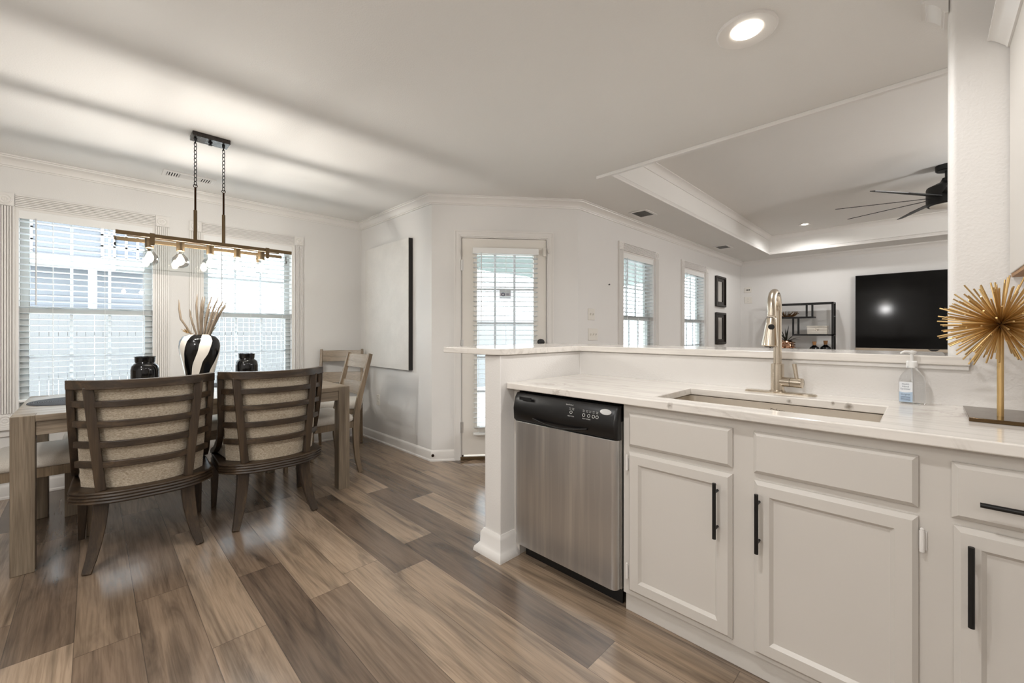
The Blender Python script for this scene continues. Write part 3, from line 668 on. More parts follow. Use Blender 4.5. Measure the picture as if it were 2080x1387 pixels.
# ------------------------------------------------------------------ etagere shelf and what stands on it
sx0, sx1, sy0, sy1, sz = -1.83, -0.985, 7.86, 8.10, 1.640
o = thing('etagere_shelf', 'black metal stepped display shelf against the living room wall', 'shelf', ((sx0 + sx1) / 2, (sy0 + sy1) / 2, 0)); t = 0.024
def post(x, y, z0, z1): mb = MB(); mb.box(x, x + t, y, y + t, z0, z1); mb.build('post', M['blackm'], o, world=True)
def board(x0, x1, z, nm='shelf_board'):
    mb = MB(); mb.box(x0, x1, sy0, sy0 + t, z - t, z); mb.box(x0, x1, sy1 - t, sy1, z - t, z); mb.box(x0, x0 + t, sy0 + t, sy1 - t, z - t, z); mb.box(x1 - t, x1, sy0 + t, sy1 - t, z - t, z); mb.box(x0 + t, x1 - t, sy0 + t, sy1 - t, z - 0.012, z - 0.002); mb.build(nm, M['blackm'], o, world=True)
for y in (sy0, sy1 - t): post(sx0, y, 0, sz); post(sx1 - t, y, 0, sz)
mb = MB(); mb.box(sx0, sx1, sy0, sy0 + t, sz - t, sz); mb.box(sx0, sx1, sy1 - t, sy1, sz - t, sz); mb.box(sx0, sx0 + t, sy0 + t, sy1 - t, sz - t, sz); mb.box(sx1 - t, sx1, sy0 + t, sy1 - t, sz - t, sz); mb.box(sx0 + t, sx1 - t, sy0 + t, sy1 - t, sz - 0.010, sz - 0.004); mb.build('top_board', M['blackm'], o, world=True)
board(sx0, -1.235, 1.428); board(-1.510, sx1, 1.150); board(sx0, sx1, 0.862); board(sx0, sx1, 0.30)
for x, z0, z1 in ((-1.332, 1.428, sz - t), (-1.259, 1.428, sz - t), (-1.510, 1.150, 1.404), (-1.440, 1.150, 1.404)): post(x, sy0, z0, z1)
for z in (1.43, 1.15): mb = MB(); mb.box(sx1 - t, sx1, sy0 + t, sy1 - t, z - 0.012, z); mb.build('side_rung', M['blackm'], o, world=True)
bo = thing('branch_bowl', 'bronze twig shaped bowl on the upper shelf step', 'bowl', (-1.62, 7.96, 1.428))
mb = MB()
for k in range(46):
    a = random.uniform(0, 2 * PI); r0 = random.uniform(0.0, 0.08); r1 = random.uniform(0.12, 0.20)
    p0 = (math.cos(a) * r0 * 1.3, math.sin(a) * r0 * 0.5, 0.007); p2 = (math.cos(a + random.uniform(-.4, .4)) * r1 * 1.15, math.sin(a) * r1 * 0.45, random.uniform(0.05, 0.095))
    pm = ((p0[0] + p2[0]) / 2, (p0[1] + p2[1]) / 2, random.uniform(0.012, 0.035)); mb.tube([p0, pm, p2], [0.006, 0.005, 0.003], 6)
mb.build('twigs', metal('branch_bronze', (120, 88, 58), 0.4), bo)
wb = thing('keepsake_box', 'whitewashed wooden box with small ring pull on the middle shelf', 'box', (-1.19, 7.94, 1.150))
mb = MB(); mb.box(-0.128, 0.128, -0.06, 0.06, 0, 0.108); mb.build('box_body', wood('whitewash', (176, 168, 156), (206, 200, 190), (222, 217, 208), 'x', 0.6), wb, bev=0.003)
mb = MB(); mb.box(-0.131, 0.131, -0.063, 0.063, 0.109, 0.130); mb.build('box_lid', wood('whitewash_lid', (182, 174, 162), (208, 202, 192), (224, 219, 210), 'x', 0.6), wb, bev=0.003)
mb = MB(); mb.torus((0, -0.064, 0.075), (1, 0, 0), (0, 0, 1), 0.026, 0.014, 0.003); mb.build('ring_pull', M['nickel'], wb)
pp = thing('potted_succulent', 'spiky dark green plant in a rose gold textured pot', 'plant', (-1.61, 7.96, 0.8622))
mb = MB(); mb.lathe([(0.05, 0), (0.085, 0.03), (0.10, 0.075), (0.085, 0.12), (0.06, 0.14), (0.052, 0.14), (0.05, 0.12), (0.001, 0.118)], n=40)
for r in range(4):
    for k in range(12):
        a = 2 * PI * (k + 0.5 * (r % 2)) / 12; z = 0.028 + 0.028 * r; rr = 0.083 + 0.018 * math.sin(PI * (z / 0.145))
        mb.lathe([(0.0185, z - 0.004), (0.016, z + 0.002), (0.008, z + 0.008), (0.001, z + 0.009)], (rr * math.cos(a), rr * math.sin(a)), 8)
mb.build('pot', metal('rose_gold', (205, 166, 140), 0.22), pp)
mb = MB()
for k in range(26):
    a = random.uniform(0, 2 * PI); e = random.uniform(0.15, 1.3); L = random.uniform(0.13, 0.22); d = Vector((math.cos(a) * math.cos(e), math.sin(a) * math.cos(e), math.sin(e))); sd = Vector((-math.sin(a), math.cos(a), 0))
    p0 = Vector((0, 0, 0.118)); pts = [p0, p0 + d * L * 0.5 + Vector((0, 0, 0.012)), p0 + d * L]
    mb.rect_sweep(pts, sd, [0.013, 0.015, 0.001], [0.004, 0.003, 0.001])
mb.build('leaves', plastic('succulent_leaf', (30, 36, 28), 0.5, 0.3), pp)
def cork_bottle(label, x, y, s):
    b = thing('cork_bottle', label, 'bottle', (x, y, 0.8622), 0, 'corked bottles on the shelf'); mb = MB(); mb.lathe([(0.001, 0), (0.052 * s, 0), (0.066 * s, 0.02), (0.070 * s, 0.05), (0.060 * s, 0.085), (0.030 * s, 0.105), (0.024, 0.112), (0.024, 0.118), (0.001, 0.118)]); mb.build('bottle_body', M['blackgloss'], b)
    mb = MB(); mb.lathe([(0.001, 0.119), (0.021, 0.119), (0.028, 0.175 + 0.02 * (s - 1)), (0.001, 0.175 + 0.02 * (s - 1))], n=20); mb.build('cork', plastic('cork', (168, 122, 78), 0.85, 0.25), b)
cork_bottle('squat black bottle with tan cork, left of the two under the box', -1.228, 7.915, 0.95); cork_bottle('squat black bottle with tan cork, right of the two under the box', -1.098, 7.99, 1.0)
bpy.data.objects['cork_bottle.001'].scale = (1.04, 1.04, 1.08)
pp.scale = (1.12, 1.12, 1.35)

# ------------------------------------------------------------------ ceiling fan
fx, fy = 0.14, 5.55
o = thing('ceiling_fan', 'black many bladed ceiling fan hanging in the tray ceiling', 'ceiling fan', (fx, fy, ZT))
mb = MB(); mb.lathe([(0.001, 0), (0.078, 0), (0.078, -0.045), (0.070, -0.052), (0.001, -0.052)]); mb.build('canopy', M['blackm'], o)
mb = MB(); mb.lathe([(0.014, -0.052), (0.014, -0.14)], n=16); mb.build('downrod', M['blackm'], o)
mb = MB(); mb.lathe([(0.001, -0.115), (0.030, -0.115), (0.045, -0.150), (0.095, -0.175), (0.135, -0.195), (0.140, -0.21), (0.140, -0.355), (0.130, -0.368), (0.001, -0.368)], n=40); mb.build('motor_housing', M['blackm'], o)
mb = MB(); mb.lathe([(0.118, -0.366), (0.112, -0.376), (0.06, -0.386), (0.001, -0.388)], n=32); mb.build('light_lens', plastic('fan_lens', (226, 222, 214), 0.5), o)
for k in range(9):
    a = math.radians(36 + 40 * k); d = Vector((math.cos(a), math.sin(a), 0)); sd = Vector((-math.sin(a), math.cos(a), 0)); pit = math.radians(-13)
    wdir = (sd * math.cos(pit) + Vector((0, 0, 1)) * math.sin(pit)).normalized()
    mb = MB(); mb.rect_sweep([d * 0.13 + Vector((0, 0, -0.29)), d * 0.5 + Vector((0, 0, -0.29)), d * 0.458 + Vector((0, 0, -0.29)), d * 0.82 + wdir * -0.02 + Vector((0, 0, -0.29))], wdir, [0.10, 0.10, 0.098, 0.05], 0.006); mb.build('blade', M['blackm'], o)

# ================================================================== kitchen run
FY, DY = 1.587, 1.567      # face-frame plane, door-front plane
YW = YB - 0.001
def raised(mb, x0, x1, z0, z1, y0=FY - 0.001, y1=DY, b=0.012):
    """slab front with a bevelled (chamfered) edge, facing -Y"""
    mb.loft([[(x0, y0, z0), (x1, y0, z0), (x1, y0, z1), (x0, y0, z1)], [(x0, y0 - 0.007, z0), (x1, y0 - 0.007, z0), (x1, y0 - 0.007, z1), (x0, y0 - 0.007, z1)],
             [(x0 + b, y1, z0 + b), (x1 - b, y1, z0 + b), (x1 - b, y1, z1 - b), (x0 + b, y1, z1 - b)]])
def panel_door(mb, x0, x1, z0, z1, st=0.047):
    y0, y1, b = FY - 0.001, DY, 0.012; px0, px1, pz0, pz1 = x0 + st, x1 - st, z0 + st, z1 - st + 0.002
    R = [[(x0, y0, z0), (x1, y0, z0), (x1, y0, z1), (x0, y0, z1)], [(x0, y0 - 0.007, z0), (x1, y0 - 0.007, z0), (x1, y0 - 0.007, z1), (x0, y0 - 0.007, z1)],
         [(x0 + b, y1, z0 + b), (x1 - b, y1, z0 + b), (x1 - b, y1, z1 - b), (x0 + b, y1, z1 - b)],
         [(px0, y1, pz0), (px1, y1, pz0), (px1, y1, pz1), (px0, y1, pz1)]]
    i = 0.010; R.append([(px0 + i, y1 + 0.011, pz0 + i), (px1 - i, y1 + 0.011, pz0 + i), (px1 - i, y1 + 0.011, pz1 - i), (px0 + i, y1 + 0.011, pz1 - i)])
    mb.loft(R)
def bar_pull(name, parent, p, vert=True, L=0.195, d=0.034):
    mb = MB(); x, z = p; r = 0.0062; yo = DY - d
    if vert:
        mb.tube([(x, yo, z - L / 2), (x, yo, z + L / 2)], r, 14)
        for s in (-1, 1): mb.tube([(x, yo, z + s * 0.064), (x, DY + 0.001, z + s * 0.064)], 0.0045, 10)
    else:
        mb.tube([(x - L / 2, yo, z), (x + L / 2, yo, z)], r, 14)
        for s in (-1, 1): mb.tube([(x + s * 0.064, yo, z), (x + s * 0.064, DY + 0.001, z)], 0.0045, 10)
    return mb.build(name, M['blackm'], parent, world=True)
def cabinet(label, x0, x1):
    o = thing('base_cabinet', label, 'cabinet', ((x0 + x1) / 2, FY, 0)); mb = MB(); g = 0.0
    mb.box(x0 + g, x1 - g, FY, FY + 0.02, 0.082, 0.8815); mb.box(x0 + g, x0 + 0.018, FY + 0.02, 2.195, 0.082, 0.8815); mb.box(x1 - 0.018, x1 - g, FY + 0.02, 2.195, 0.082, 0.8815)
    mb.box(x0 + 0.018, x1 - 0.018, FY + 0.02, 2.195, 0.082, 0.10); mb.box(x0 + 0.018, x1 - 0.018, 2.185, 2.195, 0.10, 0.8815); mb.build('cabinet_body', M['cab'], o, world=True, smooth=0)
    mb = MB(); mb.box(x0 + g, x1 - g, FY + 0.018, FY + 0.034, 0.0, 0.0815); mb.build('toe_kick', M['cab'], o, world=True, bev=0.002); return o
def front(o, nm, x0, x1, z0, z1, door=False):
    mb = MB(); (panel_door if door else raised)(mb, x0, x1, z0, z1); return mb.build(nm, M['cab'], o, world=True, smooth=20)
def hinge(d, x, z):
    mb = MB(); mb.tube([(x, DY + 0.008, z - 0.028), (x, DY + 0.008, z + 0.028)], 0.0055, 10)
    mb.box(x - 0.010, x + 0.010, FY - 0.004, FY - 0.0008, z - 0.025, z + 0.025); mb.lathe([(0.001, z + 0.028), (0.004, z + 0.028), (0.0045, z + 0.034), (0.001, z + 0.037)], (x, DY + 0.008), 10); mb.build('hinge', M['trim'], d, world=True)
a = cabinet('white double door sink base cabinet between the dishwasher and the drawer unit', -0.908, 0.018)
front(a, 'false_drawer_front', -0.879, -0.480, 0.706, 0.845); d = front(a, 'door', -0.880, -0.480, 0.105, 0.683, True); bar_pull('handle', d, (-0.5255, 0.554)); hinge(d, -0.887, 0.632); hinge(d, -0.887, 0.180)
b = a
front(b, 'false_drawer_front', -0.414, -0.014, 0.705, 0.845); d = front(b, 'door', -0.412, -0.014, 0.100, 0.681, True); bar_pull('handle', d, (-0.394, 0.551)); hinge(d, -0.007, 0.617); hinge(d, -0.007, 0.170)
c = cabinet('white base cabinet at the right edge with black handles on drawer and door', 0.018, 0.56)
d = front(c, 'drawer', 0.048, 0.500, 0.698, 0.843); bar_pull('handle', d, (0.235, 0.757), False, 0.28); d = front(c, 'door', 0.052, 0.500, 0.100, 0.679, True); bar_pull('handle', d, (0.0805, 0.548), True, 0.20)
c2 = cabinet('plain white base cabinet beyond the right edge of the photo', 0.56, 1.575)
front(c2, 'drawer_front', 0.60, 1.04, 0.698, 0.843); front(c2, 'door', 0.60, 1.04, 0.10, 0.679, True)
# filler beside the dishwasher
mb = MB(); mb.box(XR + 0.001, -1.532, 1.60, 2.19, 0.0, 0.8815); tag(mb.build('filler_panel', M['cab'], smooth=0), 'narrow white filler panel between the bar wall and the dishwasher', 'panel')

# countertop with the sink cut-out
def slab_mesh(mb, outer, hole, z0, z1):
    xs = [outer[0], hole[0], hole[1], outer[1]]; ys = [outer[2], hole[2], hole[3], outer[3]]
    V = {}
    for i, x in enumerate(xs):
        for j, y in enumerate(ys):
            for k, z in enumerate((z0, z1)): V[i, j, k] = mb.bm.verts.new((x, y, z))
    F = mb.bm.faces.new
    for i in range(3):
        for j in range(3):
            if i == 1 and j == 1: continue
            F([V[i, j, 1], V[i + 1, j, 1], V[i + 1, j + 1, 1], V[i, j + 1, 1]]); F([V[i, j + 1, 0], V[i + 1, j + 1, 0], V[i + 1, j, 0], V[i, j, 0]])
    for i in range(3):
        F([V[i, 0, 0], V[i + 1, 0, 0], V[i + 1, 0, 1], V[i, 0, 1]]); F([V[i + 1, 3, 0], V[i, 3, 0], V[i, 3, 1], V[i + 1, 3, 1]])
        F([V[0, i + 1, 0], V[0, i, 0], V[0, i, 1], V[0, i + 1, 1]]); F([V[3, i, 0], V[3, i + 1, 0], V[3, i + 1, 1], V[3, i, 1]])
    for q in (((1, 1), (2, 1)), ((2, 1), (2, 2)), ((2, 2), (1, 2)), ((1, 2), (1, 1))):
        (p, r), (u, v) = q; F([V[p, r, 0], V[p, r, 1], V[u, v, 1], V[u, v, 0]])
# cut-out
HX0, HX1, HY0, HY1 = -0.797, -0.098, 1.642, 2.018
mb = MB(); slab_mesh(mb, (XR + 0.001, 1.575, 1.543, 2.2065), (HX0, HX1, HY0, HY1), 0.8825, 0.914)
tag(mb.build('countertop', M['marble'], bev=0.004, seg=3), 'white veined marble countertop around the sink', 'countertop')
o = thing('bar_top', 'raised white marble bar top on the low wall above the sink', 'countertop', (-0.8, 2.4, 1.0585))
mb = MB(); z0, z1 = 1.0605, 1.094
def arc(cx, cy, r, a0, a1, n=7): return [(cx + r * math.cos(a0 + (a1 - a0) * k / n), cy + r * math.sin(a0 + (a1 - a0) * k / n)) for k in range(n + 1)]
bx0, by0 = -2.055, 1.470
ol = arc(bx0 + 0.03, by0 + 0.03, 0.03, PI, 1.5 * PI) + arc(XR + 0.018 - 0.06, by0 + 0.06, 0.06, 1.5 * PI, 2 * PI) + [(XR + 0.018, 2.180), (0.112, 2.180), (0.112, 2.206), (0.0555, 2.206), (0.0555, 2.62)] + [(bx0, 2.62)]
mb.loft([[(x, y, z0) for x, y in ol], [(x, y, z1) for x, y in ol]])
mb.build('bar_slab', M['marble'], o, world=True, bev=0.004, seg=3)
mb = MB(); mb.box(-0.42, 0.110, 2.190, 2.2060, 1.044, 1.0600); mb.build('ledger_strip', M['wallk'], o, world=True, bev=0.002)

# sink bowl, undermounted
o = thing('kitchen_sink', 'undermounted stainless steel sink bowl set in the marble counter', 'sink', ((HX0 + HX1) / 2, (HY0 + HY1) / 2, 0.66))
i, zt, zb = 0.010, 0.880, 0.665
def rr(x0, x1, y0, y1, z, r, n=5):
    return [(p[0], p[1], z) for p in arc(x0 + r, y0 + r, r, PI, 1.5 * PI, n) + arc(x1 - r, y0 + r, r, 1.5 * PI, 2 * PI, n) + arc(x1 - r, y1 - r, r, 0, .5 * PI, n) + arc(x0 + r, y1 - r, r, .5 * PI, PI, n)]
mb = MB(); q = (HX0 - 0.004, HX1 + 0.004, HY0 - 0.004, HY1 + 0.004)
mb.loft([rr(q[0] - 0.02, q[1] + 0.02, q[2] - 0.02, q[3] + 0.02, zt, 0.04), rr(*q, zt, 0.03), rr(*q, zt - 0.18, 0.03), rr(q[0] + 0.008, q[1] - 0.008, q[2] + 0.008, q[3] - 0.008, zb + 0.012, 0.03), rr(q[0] + 0.03, q[1] - 0.03, q[2] + 0.03, q[3] - 0.03, zb, 0.03)], True, False)
cx, cy = (HX0 + HX1) / 2, (HY0 + HY1) / 2
mb.verts(rr(q[0] + 0.03, q[1] - 0.03, q[2] + 0.03, q[3] - 0.03, zb, 0.03), [tuple(range(24))]); mb.build('bowl', M['sinksteel'], o, world=True)
mb = MB(); mb.lathe([(0.055, zb + 0.001), (0.05, zb + 0.004), (0.04, zb + 0.002), (0.001, zb + 0.0015)], (cx, cy), 28); mb.build('drain', M['nickel'], o, world=True)
mb = MB(); put_text(mb, 'Dakota', 0.018, (-0.44, q[3] - 0.0006, 0.852), (1, 0, 0), (0, 0, 1), 0.0004); mb.build('stamp', plastic('stamp_ink', (60, 46, 34), 0.6), o, world=True, smooth=0)

# faucet
fx0, fy0 = -0.460, 2.112
o = thing('kitchen_faucet', 'brushed nickel gooseneck pull-down faucet behind the sink', 'faucet', (fx0, fy0, 0.914)); zc = 0.914
mb = MB(); mb.loft([rr(fx0 - 0.128, fx0 + 0.142, fy0 - 0.030, fy0 + 0.030, zc + 0.0003, 0.028), rr(fx0 - 0.128, fx0 + 0.142, fy0 - 0.030, fy0 + 0.030, zc + 0.004, 0.028), rr(fx0 - 0.124, fx0 + 0.138, fy0 - 0.026, fy0 + 0.026, zc + 0.007, 0.025)]); mb.build('deck_plate', M['nickel'], o, world=True)
mb = MB(); mb.lathe([(0.001, zc + 0.007), (0.030, zc + 0.007), (0.030, zc + 0.012), (0.0255, zc + 0.015), (0.0245, zc + 0.128), (0.019, zc + 0.130), (0.001, zc + 0.130)], (fx0, fy0), 36); mb.build('faucet_body', M['nickel'], o, world=True)
R = 0.082; zt = 1.362 - R - 0.015; hx = 0.016
mb = MB(); pts = [(fx0, fy0, zc + 0.128), (fx0, fy0, 1.15), (fx0, fy0, zt)]
for k in range(1, 15): a = PI * k / 14; pts.append((fx0 + hx * k / 14, fy0 - R + R * math.cos(a), zt + R * math.sin(a)))
pts.append((fx0 + hx, fy0 - 2 * R - 0.004, zt - 0.02)); hd = Vector((fx0 + hx, fy0 - 2 * R - 0.005, zt - 0.028)); mb.tube(pts, 0.0158, 20); mb.build('spout', M['nickel'], o, world=True)
ax = Vector((-0.03, -0.10, -1)).normalized(); p = lambda q: hd + ax * q
mb = MB(); mb.tube([p(0), p(0.004), p(0.03), p(0.10), p(0.112), p(0.115)], [0.0170, 0.0185, 0.0205, 0.0290, 0.0295, 0.026], 28); h = mb.build('spray_head', M['nickel'], o, world=True)
mb = MB(); mb.tube([p(0.1152), p(0.117)], [0.020, 0.017], 24); mb.build('nozzle', plastic('nozzle_grey', (86, 74, 60), 0.5), h, world=True)
side = Vector((0.28, -1, 0.0)).normalized(); bp = p(0.036) + side * 0.0205
mb = MB(); mb.tube([bp - side * 0.004, bp + side * 0.003], [0.012, 0.011], 20); mb.tube([bp + side * 0.003, bp + side * 0.0045], [0.007, 0.006], 16); mb.build('spray_button', M['black'], h, world=True)
mb = MB(); hz = 0.966; mb.tube([(fx0 + 0.010, fy0 - 0.002, hz), (fx0 + 0.052, fy0 - 0.010, hz)], 0.0205, 26); mb.tube([(fx0 + 0.0535, fy0 - 0.0103, hz), (fx0 + 0.094, fy0 - 0.018, hz), (fx0 + 0.0955, fy0 - 0.0183, hz)], [0.0205, 0.0205, 0.018], 26); hn = mb.build('handle_hub', M['nickel'], o, world=True)
mb = MB(); mb.tube([(fx0 + 0.074, fy0 - 0.014, hz + 0.014), (fx0 + 0.064, fy0 - 0.012, hz + 0.080)], [0.0075, 0.0085], 16); mb.build('lever', M['nickel'], hn, world=True)

# hand sanitizer bottle
px0, py0 = -0.036, 2.148
o = thing('sanitizer_bottle', 'clear pump bottle of hand sanitizer beside the sink', 'bottle', (px0, py0, 0.914)); z = 0.914
t = NT('clear_pet'); t.base((0.97, 0.98, 0.99, 1)); t.set(0.03); t.b.inputs['Transmission Weight'].default_value = 1.0; t.b.inputs['IOR'].default_value = 1.36
n = t.noise(t.coord('Object'), 3, 1); t.link(t.math('MULTIPLY', n, 0.04), t.b.inputs['Roughness']); M['pet'] = t.m
def bring(hx, hy, zz, n=36):
    L = []
    for k in range(n):
        a = 2 * PI * k / n; c_, s_ = math.cos(a), math.sin(a); e = 0.55
        L.append((px0 + hx * math.copysign(abs(c_) ** e, c_), py0 + hy * math.copysign(abs(s_) ** e, s_), zz))
    return L
mb = MB(); mb.loft([bring(0.030, 0.018, z + 0.0005), bring(0.0355, 0.0225, z + 0.004), bring(0.0365, 0.023, z + 0.02), bring(0.0365, 0.023, z + 0.086), bring(0.032, 0.021, z + 0.104), bring(0.020, 0.017, z + 0.122), bring(0.0145, 0.0145, z + 0.130), bring(0.0145, 0.0145, z + 0.140)]); mb.build('bottle_body', M['pet'], o, world=True)
mb = MB(); mb.lathe([(0.001, z + 0.1345), (0.0165, z + 0.1345), (0.0165, z + 0.156), (0.013, z + 0.160), (0.001, z + 0.160)], (px0, py0), 28); mb.build('collar', M['whitep'], o, world=True)
mb = MB(); mb.lathe([(0.0048, z + 0.160), (0.0048, z + 0.185), (0.012, z + 0.188), (0.013, z + 0.196), (0.001, z + 0.199)], (px0, py0), 20)
mb.tube([(px0, py0, z + 0.192), (px0 - 0.020, py0 - 0.020, z + 0.194), (px0 - 0.030, py0 - 0.028, z + 0.188)], [0.006, 0.0048, 0.0035], 12); mb.build('pump', M['whitep'], o, world=True)
mb = MB(); mb.tube([(px0, py0, z + 0.134), (px0 + 0.004, py0, z + 0.01)], 0.003, 8); mb.build('dip_tube', M['whitep'], o, world=True)
lb = NT('sanitizer_label'); sp = lb.add('ShaderNodeSeparateXYZ'); lb.link(lb.coord('Object'), sp.inputs[0])
wv = lb.math('MULTIPLY_ADD', lb.math('SINE', lb.math('MULTIPLY', sp.outputs[0], 90)), 0.003, 0.046)
lb.base(lb.mix(lb.math('LESS_THAN', sp.outputs[2], wv), s2l((228, 232, 236)), s2l((172, 192, 212))))
mb = MB(); yl = py0 - 0.0238; mb.box(px0 - 0.034, px0 + 0.002, yl, yl + 0.0006, z + 0.008, z + 0.082); L_ = mb.build('label', lb.set(0.5), o, world=True, smooth=0)
mb = MB()
for s, sz, zz in (('Health', 0.0075, 0.074), ('Hand', 0.0085, 0.065), ('Sanitizer', 0.0080, 0.056), ('Original', 0.0078, 0.036)): put_text(mb, s, sz, (px0 - 0.017, yl, z + zz), (1, 0, 0), (0, 0, 1), 0.0003)
for k in range(4): mb.box(px0 - 0.030, px0 - 0.004, yl - 0.0003, yl, z + 0.014 + 0.004 * k, z + 0.0155 + 0.004 * k)
mb.build('label_print', plastic('label_ink', (92, 104, 122), 0.5), L_, world=True, smooth=0)

# gold sunburst
o = thing('sunburst_sculpture', 'gold spiky sunburst ornament on a rod and dark plate, on the counter', 'ornament', (0.161, 1.94, 0.914)); ctr = Vector((0.161, 1.94, 1.205))
mb = MB(); mb.hexa([(0.092, 2.125, 0.9145), (0.27, 2.125, 0.9145), (0.27, 1.845, 0.9145), (0.092, 1.845, 0.9145), (0.092, 2.125, 0.926), (0.27, 2.125, 0.926), (0.27, 1.845, 0.926), (0.092, 1.845, 0.926)]); mb.build('base_plate', metal('plate_bronze', (96, 78, 56), 0.16), o, world=True, bev=0.001)
mb = MB(); mb.tube([(0.161, 1.94, 0.926), (0.161, 1.94, 1.19)], 0.0072, 20); mb.build('rod', M['gold'], o, world=True)
mb = MB(); mb.lathe([(0.001, 1.185), (0.012, 1.190), (0.018, 1.205), (0.012, 1.220), (0.001, 1.225)], (0.161, 1.94), 20); mb.build('core', M['dbronze'], o, world=True)
N = 230; rest = MB()
for k in range(N):
    zf = 1 - 2 * (k + 0.5) / N; a = k * PI * (3 - math.sqrt(5)) + random.uniform(-0.1, 0.1); s = math.sqrt(1 - zf * zf); d = (Vector((s * math.cos(a), s * math.sin(a), zf)) + Vector((random.uniform(-.06, .06) for _ in range(3)))).normalized()
    if d.z < -0.93: continue
    L = random.uniform(0.115, 0.150); r = 0.0021
    if k % 2 == 0 and k < 200: mb = MB(); mb.tube([ctr + d * 0.012, ctr + d * L], r, 8); mb.build('spike', M['gold'], o, world=True)
    else: rest.tube([ctr + d * 0.012, ctr + d * L], r, 8)
r_ = rest.build('spike', M['gold'], o, world=True); r_['kind'] = 'stuff'

# upper cabinet at the right edge
o = thing('wall_cabinet', 'white upper cabinet with crown at the top right edge', 'cabinet', (0.5, 2.19, 1.372))
mb = MB(); mb.box(0.203, 1.0, 1.865, 2.1935, 1.378, 2.155); mb.build('cabinet_body', M['cab'], o, world=True, bev=0.002)
mb = MB(); mb.box(0.206, 0.997, 1.868, 2.1925, 1.366, 1.378); mb.build('underside', wood('raw_plywood', (128, 92, 58), (168, 126, 84), (192, 150, 104), 'y', 0.6), o, world=True, smooth=0)
mb = MB(); mb.box(0.22, 0.60, 1.846, 1.8648, 1.385, 2.145); mb.build('door', M['cab'], o, world=True, bev=0.004)
CC = [(0, 0), (0.006, 0), (0.010, 0.008), (0.014, 0.012), (0.030, 0.030), (0.042, 0.040), (0.050, 0.042), (0.050, 0.052), (0, 0.052)]
mb = MB(); sweep(mb, [(0.203, 2.1935), (0.203, 1.865), (1.0, 1.865)], CC, 2.150); mb.build('crown', M['trim'], o, world=True, smooth=50)

# dishwasher
o = thing('dishwasher', 'stainless steel dishwasher with black control panel at the end of the run', 'dishwasher', (-1.22, 1.56, 0)); x0, x1 = -1.524, -0.922
mb = MB(); mb.box(-1.53, -0.912, 1.600, 2.2, 0.075, 0.868); mb.build('tub', M['void'], o, world=True, smooth=0)
def rounded_front(x0, x1, yf, yb, r=0.022): return [(x0, yb)] + [(x0 + r - r * math.cos(k * PI / 12), yf + r - r * math.sin(k * PI / 12)) for k in range(7)] + [(x1 - r + r * math.sin(k * PI / 12), yf + r - r * math.cos(k * PI / 12)) for k in range(7)] + [(x1, yb)]
pf = rounded_front(x0, x1, 1.548, 1.598, 0.026); mb = MB(); mb.loft([[(x, y, 0.088) for x, y in pf], [(x, y, 0.722) for x, y in pf]]); dr = mb.build('steel_door', M['dwsteel'], o, world=True, bev=0.001)
mb = MB(); mb.box(-1.51, -0.935, 1.626, 1.640, 0.0, 0.085); mb.build('toe_panel', M['black'], o, world=True)
mb = MB(); n = 20; rings = []
for zz, dy in ((0.7225, 0.012), (0.735, 0.0), (0.790, -0.004), (0.845, 0.010), (0.866, 0.024)):
    pf = rounded_front(x0 - 0.002, x1 + 0.006, 1.542 + dy, 1.598, 0.016); rings.append([(x, y, zz) for x, y in pf])
mb.loft(rings); cp = mb.build('control_panel', M['black'], o, world=True, smooth=40)
def cpz(zz): return 1.542 + (0.000 - 0.004 * (zz - 0.735) / 0.055 if zz < 0.79 else -0.004 + 0.014 * (zz - 0.79) / 0.055)
mb = MB(); m2 = []
for k in range(17): f = k / 16; xx = -1.38 + 0.32 * f; m2.append((xx, 1.538 - 0.010 * math.sin(PI * f), 0.752 - 0.018 * math.sin(PI * f)))
mb.tube(m2, 0.005, 10); mb.build('grip_lip', plastic('grip_black', (26, 26, 27), 0.15), cp, world=True)
mb = MB(); mb.box(-1.475, -1.395, 1.5385, 1.5420, 0.836, 0.852); mb.build('latch_slot', M['void'], cp, world=True)
mb = MB(); A, B = Vector((1, 0, 0)), Vector((0, 0.14 / 0.55, 1)).normalized()
def cpos(x, zz): return Vector((x, cpz(zz) - 0.0006, zz))
for xx, zz, rr_ in ((-1.152, 0.814, 0.0065), (-1.082, 0.811, 0.0065), (-1.055, 0.811, 0.0065), (-1.031, 0.811, 0.0065), (-1.012, 0.811, 0.0065)): mb.torus(cpos(xx, zz), A, B, rr_, rr_, 0.0009, 18, 6)
put_text(mb, 'Quiet Partner I', 0.007, cpos(-1.165, 0.846), A, B); put_text(mb, 'SELECT CYCLE', 0.0055, cpos(-1.150, 0.797), A, B); put_text(mb, 'SELECT OPTIONS', 0.0055, cpos(-1.065, 0.796), A, B)
for xx in (-1.160, -1.142, -1.084, -1.066, -1.050, -1.032, -1.014): put_text(mb, 'Heavy', 0.0045, cpos(xx, 0.832), A, B); put_text(mb, 'Wash', 0.0045, cpos(xx, 0.826), A, B)
mb.build('panel_print', plastic('print_white', (226, 226, 222), 0.5), cp, world=True, smooth=0)
mb = MB(); cc = cpos(-0.972, 0.838); rings = []
for sc, lf in ((1, 0.0), (1, 0.002), (0.93, 0.003)): rings.append([cc + A * 0.028 * sc * math.cos(2 * PI * k / 32) + B * 0.0125 * sc * math.sin(2 * PI * k / 32) + A.cross(B) * lf for k in range(32)])
mb.loft(rings); bd = mb.build('brand_badge', plastic('badge_silver', (206, 206, 204), 0.25), cp, world=True)
mb = MB(); put_text(mb, 'Whirlpool', 0.0095, cc + A.cross(B) * 0.003, A, B, 0.0004); mb.build('badge_lettering', plastic('badge_ink', (90, 92, 98), 0.5), bd, world=True, smooth=0)
